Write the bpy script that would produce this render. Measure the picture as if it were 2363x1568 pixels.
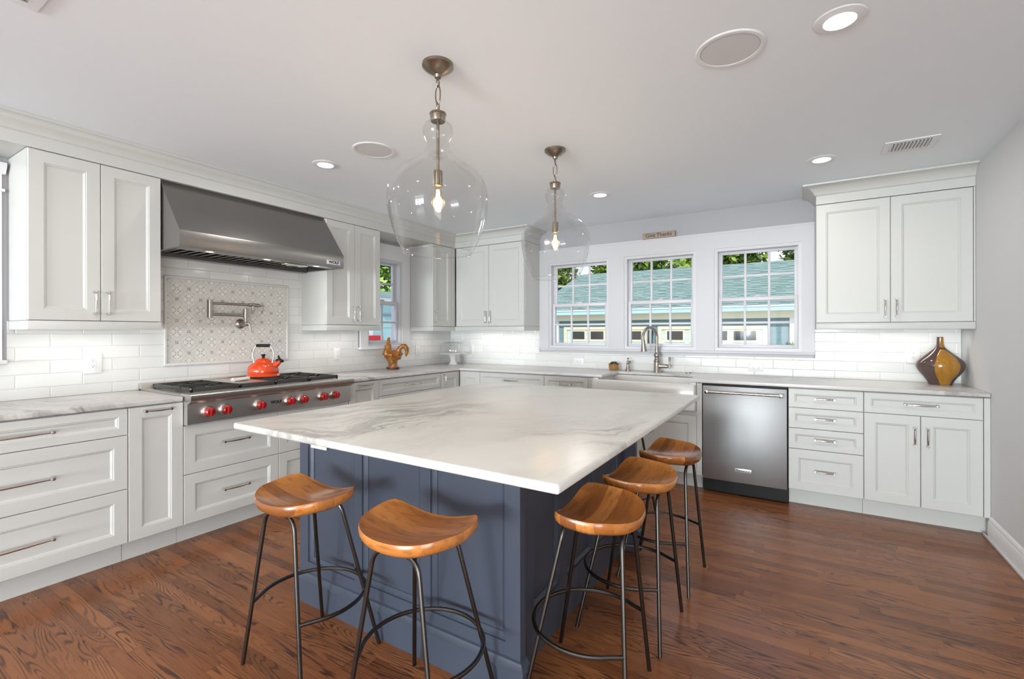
import bpy, bmesh, math, random
from mathutils import Vector, Matrix
PI = math.pi
random.seed(7)
S = bpy.context.scene
for o in list(bpy.data.objects):
    bpy.data.objects.remove(o)
COL = S.collection

# ---------------------------------------------------------------- camera
F_PX, CY_PX, YAW, ROLL = 1087.0, 768.04, 0.5535, -0.0016
CAM = Vector((3.8624, -4.7484, 1.3001))
cd = bpy.data.cameras.new('camera')
cam = bpy.data.objects.new('camera', cd)
COL.objects.link(cam)
fw = Vector((-math.sin(YAW), math.cos(YAW), 0))
rt = Vector((math.cos(YAW), math.sin(YAW), 0))
up = Vector((0, 0, 1))
r2 = rt * math.cos(ROLL) + up * math.sin(ROLL)
u2 = up * math.cos(ROLL) - rt * math.sin(ROLL)
m = Matrix((r2, u2, -fw)).transposed().to_4x4()
m.translation = CAM
cam.matrix_world = m
cd.sensor_width = 36.0
cd.lens = F_PX * 36.0 / 2363
cd.shift_y = (CY_PX - 784) / 2363
cd.clip_start = 0.02
S.camera = cam

# ---------------------------------------------------------------- world, sun, exposure
S.view_settings.view_transform = 'Standard'
S.view_settings.look = 'None'
S.view_settings.gamma = 1
S.view_settings.use_curve_mapping = False
S.view_settings.exposure = 0.42
W = bpy.data.worlds.new('sky')
S.world = W
W.use_nodes = True
wn = W.node_tree
wn.nodes.clear()
wo = wn.nodes.new('ShaderNodeOutputWorld')
bg = wn.nodes.new('ShaderNodeBackground')
wtc = wn.nodes.new('ShaderNodeTexCoord')
wsep = wn.nodes.new('ShaderNodeSeparateXYZ')
wr = wn.nodes.new('ShaderNodeValToRGB')
wn.links.new(wtc.outputs['Generated'], wsep.inputs[0])
wn.links.new(wsep.outputs[2], wr.inputs[0])
wr.color_ramp.elements[0].color = (.93, .95, 1, 1)
wr.color_ramp.elements[1].color = (.45, .65, 1, 1)
wn.links.new(wr.outputs[0], bg.inputs[0])
bg.inputs[1].default_value = 1.0
wn.links.new(bg.outputs[0], wo.inputs[0])

def light(name, kind, loc, energy, color=(1, 1, 1), rot=(0, 0, 0), size=None, size_y=None, angle=None, shape=None, spread=None, radius=None):
    d = bpy.data.lights.new(name, kind)
    d.energy = energy
    d.color = color
    if size is not None:
        d.shape = shape or ('RECTANGLE' if size_y else 'DISK')
        d.size = size
        if size_y: d.size_y = size_y
    if angle is not None: d.angle = angle
    if spread is not None: d.spread = spread
    if radius is not None: d.shadow_soft_size = radius
    o = bpy.data.objects.new(name, d)
    o.location = loc
    o.rotation_euler = rot
    COL.objects.link(o)
    return o

sun = light('sun', 'SUN', (0, 0, 10), 2.2, (1, .96, .88), angle=.01)
sun.rotation_euler = Vector((-.2, .6, -.55)).to_track_quat('-Z', 'Y').to_euler()
# daylight through unseen rear-wall openings behind the camera, with an added low fill
light('daylight_rear', 'AREA', (2.45, -15.1, 1.95), 330, (.88, .96, 1), (math.radians(66), 0, 0), 4.4, 2.2)
light('low_rear_fill', 'AREA', (2.45, -14.78, .85), 760, (.85, .955, 1), (math.radians(86), 0, 0), 3.9, 1.3)  # added lamp, brightens the ceiling and lower cabinets
# added fill lamp beyond an unseen right-wall opening, brightening the left-run cabinets
light('side_fill', 'AREA', (5.25, -6.6, .75), 92, (.90, .97, 1), (0, math.radians(80), 0), 1.2, 2.6)
UC = 1.05   # watts per metre of under-cabinet strip
for (p, ln, ang) in (((.16, -3.665, 1.313), .5, 90), ((.16, -1.82, 1.313), .5, 90), ((.16, -.56, 1.313), .22, 90),
                     ((.83, -.16, 1.313), .75, 0), ((4.4, -.16, 1.313), .75, 0)):
    light('under_cabinet_light', 'AREA', p, UC * ln, (1, .96, .9), (0, 0, math.radians(ang)), ln, .03)
CANS = [(1.111, -2.697), (2.434, -1.044), (3.968, -1.027), (3.978, -2.654), (1.11, -4.35), (2.5, -4.6), (4.2, -4.35), (2.5, -6.6), (1.1, -6.2), (4.2, -6.2), (2.5, -9.0)]
CEIL = 2.444
for x, y in CANS:
    light('downlight', 'AREA', (x, y, CEIL - .012), 3.4, (1, .95, .88), (0, 0, 0), .09)
for y in (-3.13, -2.73, -2.33):
    light('hood_light', 'AREA', (.525, y, 1.835), .35, (1, .93, .82), (0, 0, 0), .05)
PEND = ((2.540, -3.206), (2.545, -2.100))
for x, y in PEND:
    light('pendant_glow', 'POINT', (x, y, 1.865), 1.6, (1, .72, .42), radius=.03)

# ---------------------------------------------------------------- node helpers
class N:
    """math on node sockets"""
    def __init__(s, t, v): s.t, s.v = t, v
    def _m(s, op, *a, clamp=False):
        n = s.t.nodes.new('ShaderNodeMath'); n.operation = op; n.use_clamp = clamp
        for i, q in enumerate((s,) + a):
            if isinstance(q, N):
                if isinstance(q.v, (int, float)): n.inputs[i].default_value = q.v
                else: s.t.links.new(q.v, n.inputs[i])
            else: n.inputs[i].default_value = q
        return N(s.t, n.outputs[0])
    def __add__(s, o): return s._m('ADD', o)
    __radd__ = __add__
    def __sub__(s, o): return s._m('SUBTRACT', o)
    def __rsub__(s, o): return N(s.t, o)._m('SUBTRACT', s)
    def __mul__(s, o): return s._m('MULTIPLY', o)
    __rmul__ = __mul__
    def __truediv__(s, o): return s._m('DIVIDE', o)
    def __neg__(s): return s * -1.0
    def abs(s): return s._m('ABSOLUTE')
    def floor(s): return s._m('FLOOR')
    def mod(s, o): return s._m('FLOORED_MODULO', o)
    def fract(s): return s._m('FRACT')
    def sqrt(s): return s._m('SQRT')
    def pow(s, o): return s._m('POWER', o)
    def min(s, o): return s._m('MINIMUM', o)
    def max(s, o): return s._m('MAXIMUM', o)
    def lt(s, o): return s._m('LESS_THAN', o)
    def gt(s, o): return s._m('GREATER_THAN', o)
    def sin(s): return s._m('SINE')
    def atan2(s, o): return s._m('ARCTAN2', o)
    def sat(s): return s._m('ADD', 0.0, clamp=True)
    def smooth(s, a, b):
        n = s.t.nodes.new('ShaderNodeMapRange'); n.interpolation_type = 'SMOOTHSTEP'
        s.t.links.new(s.v, n.inputs[0]); n.inputs[1].default_value = a; n.inputs[2].default_value = b
        return N(s.t, n.outputs[0])

class Mat:
    def __init__(s, name):
        s.m = bpy.data.materials.new(name); s.m.use_nodes = True
        s.t = s.m.node_tree; s.b = s.t.nodes['Principled BSDF']; s.out = s.t.nodes['Material Output']
    def node(s, k): return s.t.nodes.new(k)
    def link(s, a, b): s.t.links.new(a.v if isinstance(a, N) else a, b)
    def set(s, **k):
        names = dict(col='Base Color', rough='Roughness', metal='Metallic', spec='Specular IOR Level', ior='IOR', trans='Transmission Weight',
                     coat='Coat Weight', coatr='Coat Roughness', emit='Emission Color', es='Emission Strength', alpha='Alpha', aniso='Anisotropic', sheen='Sheen Weight')
        for a, v in k.items():
            i = s.b.inputs[names[a]]
            if isinstance(v, N) or hasattr(v, 'is_linked'): s.link(v, i)
            else: i.default_value = (*v, 1) if isinstance(v, tuple) and len(v) == 3 else v
        return s
    def coords(s, kind='Object', scale=(1, 1, 1), rot=(0, 0, 0), loc=(0, 0, 0)):
        tc = s.node('ShaderNodeTexCoord'); mp = s.node('ShaderNodeMapping')
        mp.inputs['Scale'].default_value = scale; mp.inputs['Rotation'].default_value = rot; mp.inputs['Location'].default_value = loc
        if kind == 'World':
            g = s.node('ShaderNodeNewGeometry'); s.t.links.new(g.outputs['Position'], mp.inputs[0])
        else: s.t.links.new(tc.outputs[kind], mp.inputs[0])
        return mp.outputs[0]
    def xyz(s, v):
        n = s.node('ShaderNodeSeparateXYZ'); s.t.links.new(v, n.inputs[0])
        return [N(s.t, n.outputs[i]) for i in range(3)]
    def vec(s, x, y, z):
        n = s.node('ShaderNodeCombineXYZ')
        for i, q in enumerate((x, y, z)):
            if isinstance(q, N): s.t.links.new(q.v, n.inputs[i])
            else: n.inputs[i].default_value = q
        return n.outputs[0]
    def noise(s, v, scale=5, detail=2, rough=.5, dist=0.0, col=False):
        n = s.node('ShaderNodeTexNoise'); s.t.links.new(v, n.inputs['Vector'])
        n.inputs['Scale'].default_value = scale; n.inputs['Detail'].default_value = detail
        n.inputs['Roughness'].default_value = rough; n.inputs['Distortion'].default_value = dist
        return n.outputs['Color'] if col else N(s.t, n.outputs[0])
    def white(s, v):
        n = s.node('ShaderNodeTexWhiteNoise'); n.noise_dimensions = '3D'; s.t.links.new(v, n.inputs['Vector'])
        return N(s.t, n.outputs['Value'])
    def ramp(s, f, stops, mode='LINEAR'):
        n = s.node('ShaderNodeValToRGB'); n.color_ramp.interpolation = mode; e = n.color_ramp.elements
        while len(e) < len(stops): e.new(.5)
        for q, (p, c) in zip(e, stops):
            q.position = p; q.color = (*c, 1) if len(c) == 3 else c
        s.t.links.new(f.v, n.inputs[0]); return n.outputs[0]
    def mix(s, f, a, b, mode='MIX'):
        n = s.node('ShaderNodeMix'); n.data_type = 'RGBA'; n.blend_type = mode
        for i, q in ((0, f), (6, a), (7, b)):
            if isinstance(q, N): s.t.links.new(q.v, n.inputs[i])
            elif hasattr(q, 'is_linked'): s.t.links.new(q, n.inputs[i])
            else: n.inputs[i].default_value = (*q, 1) if isinstance(q, tuple) else q
        return n.outputs[2]
    def bump(s, h, strength=.3, dist=.01):
        n = s.node('ShaderNodeBump'); s.t.links.new(h.v, n.inputs['Height'])
        n.inputs['Strength'].default_value = strength; n.inputs['Distance'].default_value = dist
        s.t.links.new(n.outputs[0], s.b.inputs['Normal'])

def flat(name, col, rough=.5, **k):
    return Mat(name).set(col=col, rough=rough, **k).m

def srgb(r, g, b):
    f = lambda c: (c / 255 / 12.92) if c <= 10.31 else ((c / 255 + .055) / 1.055) ** 2.4
    return (f(r), f(g), f(b))

M = {}
M['ceiling'] = flat('ceiling_paint', (.855, .895, .93), .85)
M['wall'] = flat('grey_wall_paint', (.42, .415, .435), .8)
M['wall_r'] = flat('pale_grey_wall_paint', (.68, .69, .70), .8)
M['trim'] = flat('white_trim_paint', (.78, .78, .785), .42)
M['casing'] = flat('shaded_casing_paint', (.585, .58, .60), .45)  # white trim darkened: backlit shade put into the colour
M['vinyl'] = flat('white_window_paint', (.64, .635, .66), .4)
M['cab'] = flat('greige_cabinet_paint', (.585, .583, .557), .38)
M['gap'] = flat('dark_gap', (.05, .05, .05), .7)
M['blue'] = flat('slate_blue_paint', srgb(64, 71, 84), .36)
M['plate'] = flat('white_plastic', (.84, .84, .84), .3)
M['slot'] = flat('dark_slot', (.06, .06, .06), .6)
M['chrome'] = flat('polished_nickel', (.72, .70, .67), .14, metal=1.0)
M['nickel'] = flat('brushed_nickel', (.40, .36, .33), .30, metal=1.0)
M['bronze'] = flat('antique_bronze', (.30, .25, .20), .32, metal=1.0)
M['black'] = flat('black_plastic', (.010, .010, .010), .5, spec=.25)
M['iron'] = flat('cast_iron', (.045, .043, .042), .45, metal=.3)
M['gunmetal'] = flat('dark_steel_tube', (.10, .092, .085), .34, metal=1.0)
M['red'] = flat('red_knob', (.33, .006, .008), .18, coat=.5)
M['orange'] = flat('orange_enamel', (.66, .06, .010), .14, coat=.4)
M['porcelain'] = flat('white_porcelain', (.80, .795, .78), .1, coat=.4)
M['fireclay'] = flat('white_fireclay', (.70, .69, .665), .16)
M['spoon'] = flat('cream_ceramic', (.8, .77, .7), .2)
M['badge'] = flat('bright_badge', (.75, .75, .75), .3, metal=.6)
M['letter'] = flat('dark_lettering', (.02, .02, .02), .4)
M['burlap'] = flat('brown_paper_wrap', (.36, .19, .06), .7)
M['leafg'] = flat('succulent_green', (.03, .06, .025), .5)
M['soil'] = flat('dark_soil', (.03, .022, .016), .9)
M['grille'] = flat('speaker_grille', (.66, .66, .665), .9)
M['duct'] = flat('duct_dark', (.16, .16, .17), .8)
M['bulbglow'] = Mat('glowing_filament').set(col=(1, .6, .25), emit=(1, .62, .28), es=60.0).m
M['canglow'] = Mat('lit_lens').set(col=(1, 1, 1), emit=(1, .97, .93), es=7.0).m
M['hoodglow'] = Mat('lit_hood_lamp').set(col=(1, 1, 1), emit=(1, .95, .85), es=7.0).m

def m_thin(name, tint, rough=0.0, base=.03, boost=1.0):
    a = Mat(name); t = a.t
    tr = a.node('ShaderNodeBsdfTransparent'); tr.inputs[0].default_value = (*tint, 1)
    gl = a.node('ShaderNodeBsdfGlossy'); gl.inputs['Roughness'].default_value = rough; gl.inputs[0].default_value = (.95, .95, .95, 1)
    fr = a.node('ShaderNodeLayerWeight'); fr.inputs[0].default_value = .5
    mx = a.node('ShaderNodeMixShader')
    f = (N(t, fr.outputs[1]).pow(3.0) * .7 * boost + base).sat()
    t.links.new(f.v, mx.inputs[0]); t.links.new(tr.outputs[0], mx.inputs[1]); t.links.new(gl.outputs[0], mx.inputs[2])
    t.links.new(mx.outputs[0], a.out.inputs[0]); t.nodes.remove(a.b)
    return a.m
M['glass'] = m_thin('clear_blown_glass', (.935, .933, .928), .02, .016, 1.2)
M['pane'] = m_thin('window_pane', (.97, .98, .98), 0, .003, .5)
M['dome'] = m_thin('glass_dome', (.98, .98, .98), .02, .03)
M['bulb'] = m_thin('bulb_glass', (1, .92, .80), .02, .03)

def m_steel(name, col, rough, axis):
    a = Mat(name); sc = [90, 90, 90]; sc[axis] = 1.2
    v = a.coords('World', tuple(sc)); n = a.noise(v, 3, 2, .5)
    a.set(col=a.ramp(n, [(.3, tuple(c * .97 for c in col)), (.7, tuple(min(1, c * 1.03) for c in col))]), metal=1.0, rough=n * .06 + (rough - .03))
    return a.m
M['steel'] = m_steel('brushed_stainless', (.60, .58, .55), .38, 1)
M['hoodsteel'] = m_steel('hood_stainless', (.30, .288, .28), .30, 1)
M['dwsteel'] = m_steel('dishwasher_stainless', (.34, .34, .34), .50, 2)

def m_floor():
    a = Mat('oak_strip_floor'); x, y, z = a.xyz(a.coords('World'))
    pw = .0572
    row = (y / pw).floor()
    rr = a.white(a.vec(row, 3.1, 0.0))
    ln = .75
    xs = x + rr * 7.3
    idn = (xs / ln).floor()
    pid = a.white(a.vec(row, idn, 1.7)); pid2 = a.white(a.vec(row, idn, 9.3))
    fy = (y / pw).fract(); fx = (xs / ln).fract()
    # cathedral grain: contour lines of a stretched noise, shifted per plank
    gv = a.vec(x * .95 + pid * 37.0, y * 10.0 + pid2 * 23.0, pid * 11.0)
    n1 = a.noise(gv, 1.0, 2, .45, .25)
    rings = ((n1 * (16.0 + pid2 * 16.0)).fract() - .5).abs() * 2.0
    brk = a.noise(a.vec(x * 5.0 + pid * 9.0, y * 40.0, 5.0), 1.0, 3, .6)
    fine = a.noise(a.vec(x * 6.0 + pid * 19.0, y * 210.0, 0.0), 1.0, 3, .6)
    pores = a.noise(a.vec(x * 2.2 + pid * 4.0, y * 75.0 + pid * 9.0, 3.0), 2.0, 4, .65)
    figure = a.noise(a.vec(x * 1.1, y * 3.0 + pid * 3.0, 7.0), 1.3, 2, .5).smooth(.38, .6)
    dark = (rings.smooth(.50, .92) * (figure * .75 + .2) * brk.smooth(.28, .5) + fine.smooth(.52, .78) * .35 + pores.smooth(.54, .74) * .45).sat()
    base = a.ramp(pid, [(0, srgb(118, 70, 40)), (.3, srgb(142, 88, 52)), (.65, srgb(158, 100, 60)), (1, srgb(128, 76, 45))])
    tone = a.noise(a.coords('World'), 1.2, 2, .5)
    base = a.mix(tone.smooth(.35, .7) * .3, base, srgb(124, 78, 48))
    col = a.mix(dark * .88, base, srgb(54, 30, 20))
    gap = ((fy - .5).abs().gt(.488)).max((fx - .5).abs().gt(.4985))
    col = a.mix(gap * .55, col, srgb(45, 25, 18))
    a.set(col=col, rough=fine * .08 + .20 + dark * .05, spec=.36)
    a.bump(1.0 - (gap * .8 + dark * .35), .10, .003)
    return a.m
M['floor'] = m_floor()

def m_marble(name, light, vein, ang, strong, off=0.0):
    a = Mat(name)
    v = a.coords('World', (1, 1, 1), (0, 0, ang), (off, off * .7, 0))
    x, y, z = a.xyz(v)
    w = a.noise(v, 1.3, 4, .55)
    w2 = a.noise(v, 4.0, 5, .6)
    # long veins running along local x
    q = y * 1.5 + z * 1.6 + x * .25 + w * 1.5 + w2 * .30
    n1 = a.noise(a.vec(x * .22, q, 0.0), 1.6, 6, .62)
    vein1 = 1.0 - ((n1 - .5).abs() * 26.0).sat()
    n2 = a.noise(a.vec(x * .5, q * 2.4 + 5.0, 2.0), 2.0, 6, .65)
    vein2 = 1.0 - ((n2 - .52).abs() * 20.0).sat()
    cloud = a.noise(a.vec(x * .5, q * 1.2, 4.0), 1.5, 5, .6)
    mask = a.noise(v, 1.1, 2, .5).smooth(.42, .62)
    f = (vein1 * mask * .75 + vein2 * .30 * mask + cloud.smooth(.45, .78) * .35).sat() * strong
    col = a.mix(f, light, vein)
    a.set(col=col, rough=.16 + 0.0 * 1, spec=.5)
    a.b.inputs['Roughness'].default_value = .30
    return a.m
VANG = math.radians(-72)
M['marble'] = m_marble('island_marble', srgb(213, 210, 203), srgb(118, 116, 113), VANG, .8)
M['quartz'] = m_marble('perimeter_quartzite', srgb(208, 205, 203), srgb(116, 110, 108), math.radians(-20), .8, 3.3)

def m_tile(name, horiz, w, h, z0, o):
    """glazed handmade subway tile, horiz = 0 for x, 1 for y"""
    a = Mat(name); c = a.xyz(a.coords('World')); hx, z = c[horiz], c[2]
    row = ((z - z0) / h).floor()
    sx = (hx - o) / w + row.mod(2.0) * .5
    fx = sx.fract(); fz = ((z - z0) / h).fract()
    ex = (.5 - (fx - .5).abs()) * w; ez = (.5 - (fz - .5).abs()) * h
    e = ex.min(ez)
    pid = a.white(a.vec(row, sx.floor(), 2.0))
    col = a.mix(e.lt(.0013), a.mix(pid, srgb(222, 222, 219), srgb(231, 231, 229)), srgb(208, 207, 204))
    wob = a.noise(a.coords('World'), 9, 2, .5)
    a.set(col=col, rough=.14, spec=.5)
    a.bump(e.smooth(0.0, .005) + wob * .5 + pid * .35, .42, .004)
    return a.m
M['tile_l'] = m_tile('glazed_subway_tile_side', 1, .299, .0795, 1.138, -3.946)
M['tile_b'] = m_tile('glazed_subway_tile_back', 0, .299, .0795, 1.138, .05)

def m_deco():
    a = Mat('patterned_lattice_tile'); x, y, z = a.xyz(a.coords('World'))
    P = .1575
    u0 = (y + 2.733) / P; v0 = (z - 1.389) / P
    def cell(u, v):
        return (u + .5).fract() - .5, (v + .5).fract() - .5
    def medal(u, v):
        au, av = u.abs(), v.abs()
        r = (u * u + v * v).sqrt()
        d = (au + av)                       # diamond distance
        k = d + (au.min(av)) * .35
        ring = 1.0 - ((k - .345).abs() * 60.0).sat()
        # four petals on the axes
        p1 = ((au - .15) * (au - .15) + v * v).sqrt(); p2 = ((av - .15) * (av - .15) + u * u).sqrt()
        petal = 1.0 - ((p1.min(p2) - .105).abs() * 55.0).sat()
        # diagonal darts
        dart = ((au - av).abs().lt(.018 + 0.0) * r.gt(.05) * r.lt(.24) * (((r - .15) * 40.0).abs().gt(1.0)))
        return (ring * .75).max(petal * .5).max(dart * .85)
    def dots(u, v):
        au, av = u.abs(), v.abs()
        b = ((au - .036).abs().max((av - .036).abs())).lt(.022)
        return b
    u1, v1 = cell(u0, v0); u2, v2 = cell(u0 + .5, v0 + .5)
    md = medal(u1, v1).max(medal(u2, v2))
    u3, v3 = cell(u0 + .5, v0); u4, v4 = cell(u0, v0 + .5)
    dt = dots(u3, v3).max(dots(u4, v4))
    # grey diagonal bands between medallions
    s = ((u0 + v0) * 2.0); t = ((u0 - v0) * 2.0)
    bs = ((s * .5 + .25).fract() - .25 - .25 + 0.0).abs(); 
    d1 = ((u0 + v0 + .5).fract() - .5).abs(); d2 = ((u0 - v0 + .5).fract() - .5).abs()
    band = (d1.gt(.385)).max(d2.gt(.385))
    wear = a.noise(a.coords('World'), 34, 5, .7)
    f = (band * (wear.smooth(.3, .7) * .28 + .10)).sat()
    col = a.mix(f, srgb(222, 219, 212), srgb(152, 149, 145))
    col = a.mix((md * (wear.smooth(.2, .6) * .6 + .4)).sat(), col, srgb(112, 107, 102))
    col = a.mix((dt * (wear.smooth(.25, .55) * .8 + .2)).sat(), col, srgb(96, 92, 88))
    # tile joints
    a.set(col=col, rough=.42)
    return a.m
M['deco'] = m_deco()
M['pencil'] = flat('marble_pencil_liner', (.66, .65, .62), .3)

def m_seat():
    a = Mat('acacia_strip_wood'); v = a.coords('Object'); x, y, z = a.xyz(v)
    oi = a.node('ShaderNodeObjectInfo'); rnd = N(a.t, oi.outputs['Random'])
    wob = a.noise(a.vec(x * 2.0, y * 2.0, rnd * 9.0), 2.0, 2, .5)
    sy = (y + rnd * .31) / .058
    row = sy.floor()
    sx = (x + a.white(a.vec(row, rnd * 50.0, 1.0)) * 3.0) / .9
    pid = a.white(a.vec(row, sx.floor(), rnd * 40.0))
    g = a.noise(a.vec(x * 5.0 + pid * 20.0, y * 60.0 + wob * 5.0, z * 60.0 + rnd * 5.0), 1.0, 4, .6, .3)
    fig = a.noise(a.vec(x * 18.0, y * 6.0 + pid * 8.0, 0.0), 2.0, 2, .5)
    base = a.ramp(pid, [(0, srgb(156, 92, 42)), (.35, srgb(186, 116, 54)), (.7, srgb(204, 134, 70)), (1, srgb(128, 74, 38))])
    col = a.mix(g.smooth(.45, .75) * .5, base, srgb(96, 54, 28))
    col = a.mix(fig.smooth(.55, .8) * .18, col, srgb(110, 62, 32))
    a.set(col=col, rough=.24, spec=.5, coat=.25, coatr=.15)
    return a.m
M['seat'] = m_seat()

def m_vase_body():
    a = Mat('brown_glazed_ceramic')
    a.set(col=(.085, .05, .045), rough=.12, coat=.6)
    return a.m
M['vase'] = m_vase_body()
def m_vase_amber():
    a = Mat('amber_streaked_glaze'); x, y, z = a.xyz(a.coords('Object'))
    n = a.noise(a.vec(x * 16.0, y * 4.0, z * 5.0), 2.0, 4, .6, .8)
    a.set(col=a.ramp(n, [(.3, srgb(140, 92, 14)), (.5, srgb(168, 118, 30)), (.68, srgb(150, 112, 70)), (.85, srgb(172, 150, 120))]), rough=.13, coat=.6)
    return a.m
M['amber'] = m_vase_amber()
def m_rooster():
    a = Mat('amber_majolica_glaze'); v = a.coords('Object')
    n = a.noise(v, 34, 4, .6, 1.2); x, y, z = a.xyz(v)
    f = z.lt(.022) * n.smooth(.35, .6)
    col = a.ramp(n, [(.3, srgb(74, 38, 4)), (.46, srgb(148, 86, 6)), (.62, srgb(182, 114, 14)), (.85, srgb(206, 150, 62))])
    col = a.mix(f, col, srgb(45, 40, 42))
    a.set(col=col, rough=.14, coat=.6); a.bump(n, .5, .006)
    return a.m
M['rooster'] = m_rooster()
M['sign'] = None
def m_sign():
    a = Mat('tan_painted_wood'); v = a.coords('Object', (4, 30, 30)); n = a.noise(v, 3, 3, .6)
    a.set(col=a.ramp(n, [(.3, srgb(150, 132, 116)), (.7, srgb(172, 154, 138))]), rough=.7); return a.m
M['sign'] = m_sign()

def m_siding(name, col, pitch, dim=2):
    a = Mat(name); c = a.xyz(a.coords('World')); f = (c[dim] / pitch).fract()
    n = a.noise(a.coords('World'), 3, 2, .5)
    col2 = a.mix(n * .3, col, tuple(q * .86 for q in col))
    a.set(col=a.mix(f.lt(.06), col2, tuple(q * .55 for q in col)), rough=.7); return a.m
M['siding'] = m_siding('teal_clapboard', srgb(122, 148, 152), .16)
M['siding2'] = m_siding('pale_teal_clapboard', srgb(170, 206, 208), .28)
M['cream'] = flat('cream_trim_paint', srgb(220, 212, 186), .6)
M['mint'] = m_siding('pale_door_paint', srgb(205, 224, 214), .16)
M['gutter'] = flat('pale_blue_gutter', srgb(176, 212, 222), .5)
M['outwhite'] = flat('white_exterior_trim', (.8, .82, .82), .5)
M['darkglass'] = flat('dark_door_glass', (.06, .055, .05), .08)
M['redpaint'] = flat('red_paint', srgb(205, 40, 45), .5)
def m_roof():
    a = Mat('asphalt_shingles'); x, y, z = a.xyz(a.coords('World'))
    h = .145; row = (y / h).floor(); sx = x / .22 + a.white(a.vec(row, 1.0, 1.0)) * 5.0
    pid = a.white(a.vec(row, sx.floor(), 4.0)); fy = (y / h).fract(); n = a.noise(a.coords('World'), 60, 3, .7)
    col = a.ramp(pid, [(0, srgb(122, 138, 128)), (.5, srgb(146, 164, 152)), (1, srgb(162, 178, 165))])
    col = a.mix(n * .35, col, srgb(110, 136, 140))
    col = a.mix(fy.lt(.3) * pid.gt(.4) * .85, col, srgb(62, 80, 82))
    a.set(col=col, rough=.95, spec=.1); return a.m
M['roof'] = m_roof()
def m_leaf(name, c1, c2, c3):
    a = Mat(name); g = a.node('ShaderNodeNewGeometry'); rnd = N(a.t, g.outputs['Random Per Island'])
    n = a.noise(a.coords('World'), 1.6, 3, .6)
    a.set(col=a.ramp((rnd * .6 + n * .5), [(.25, c1), (.5, c2), (.8, c3)]), rough=.6)
    return a.m
M['leaf'] = m_leaf('tree_leaves', srgb(52, 78, 28), srgb(110, 142, 50), srgb(176, 196, 92))
M['leaf2'] = m_leaf('bright_tree_leaves', srgb(66, 100, 34), srgb(124, 164, 62), srgb(178, 206, 108))
M['bark'] = flat('bark', (.09, .065, .045), .9)
M['lawn'] = flat('sunlit_paving', (.55, .54, .5), .9)

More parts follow.
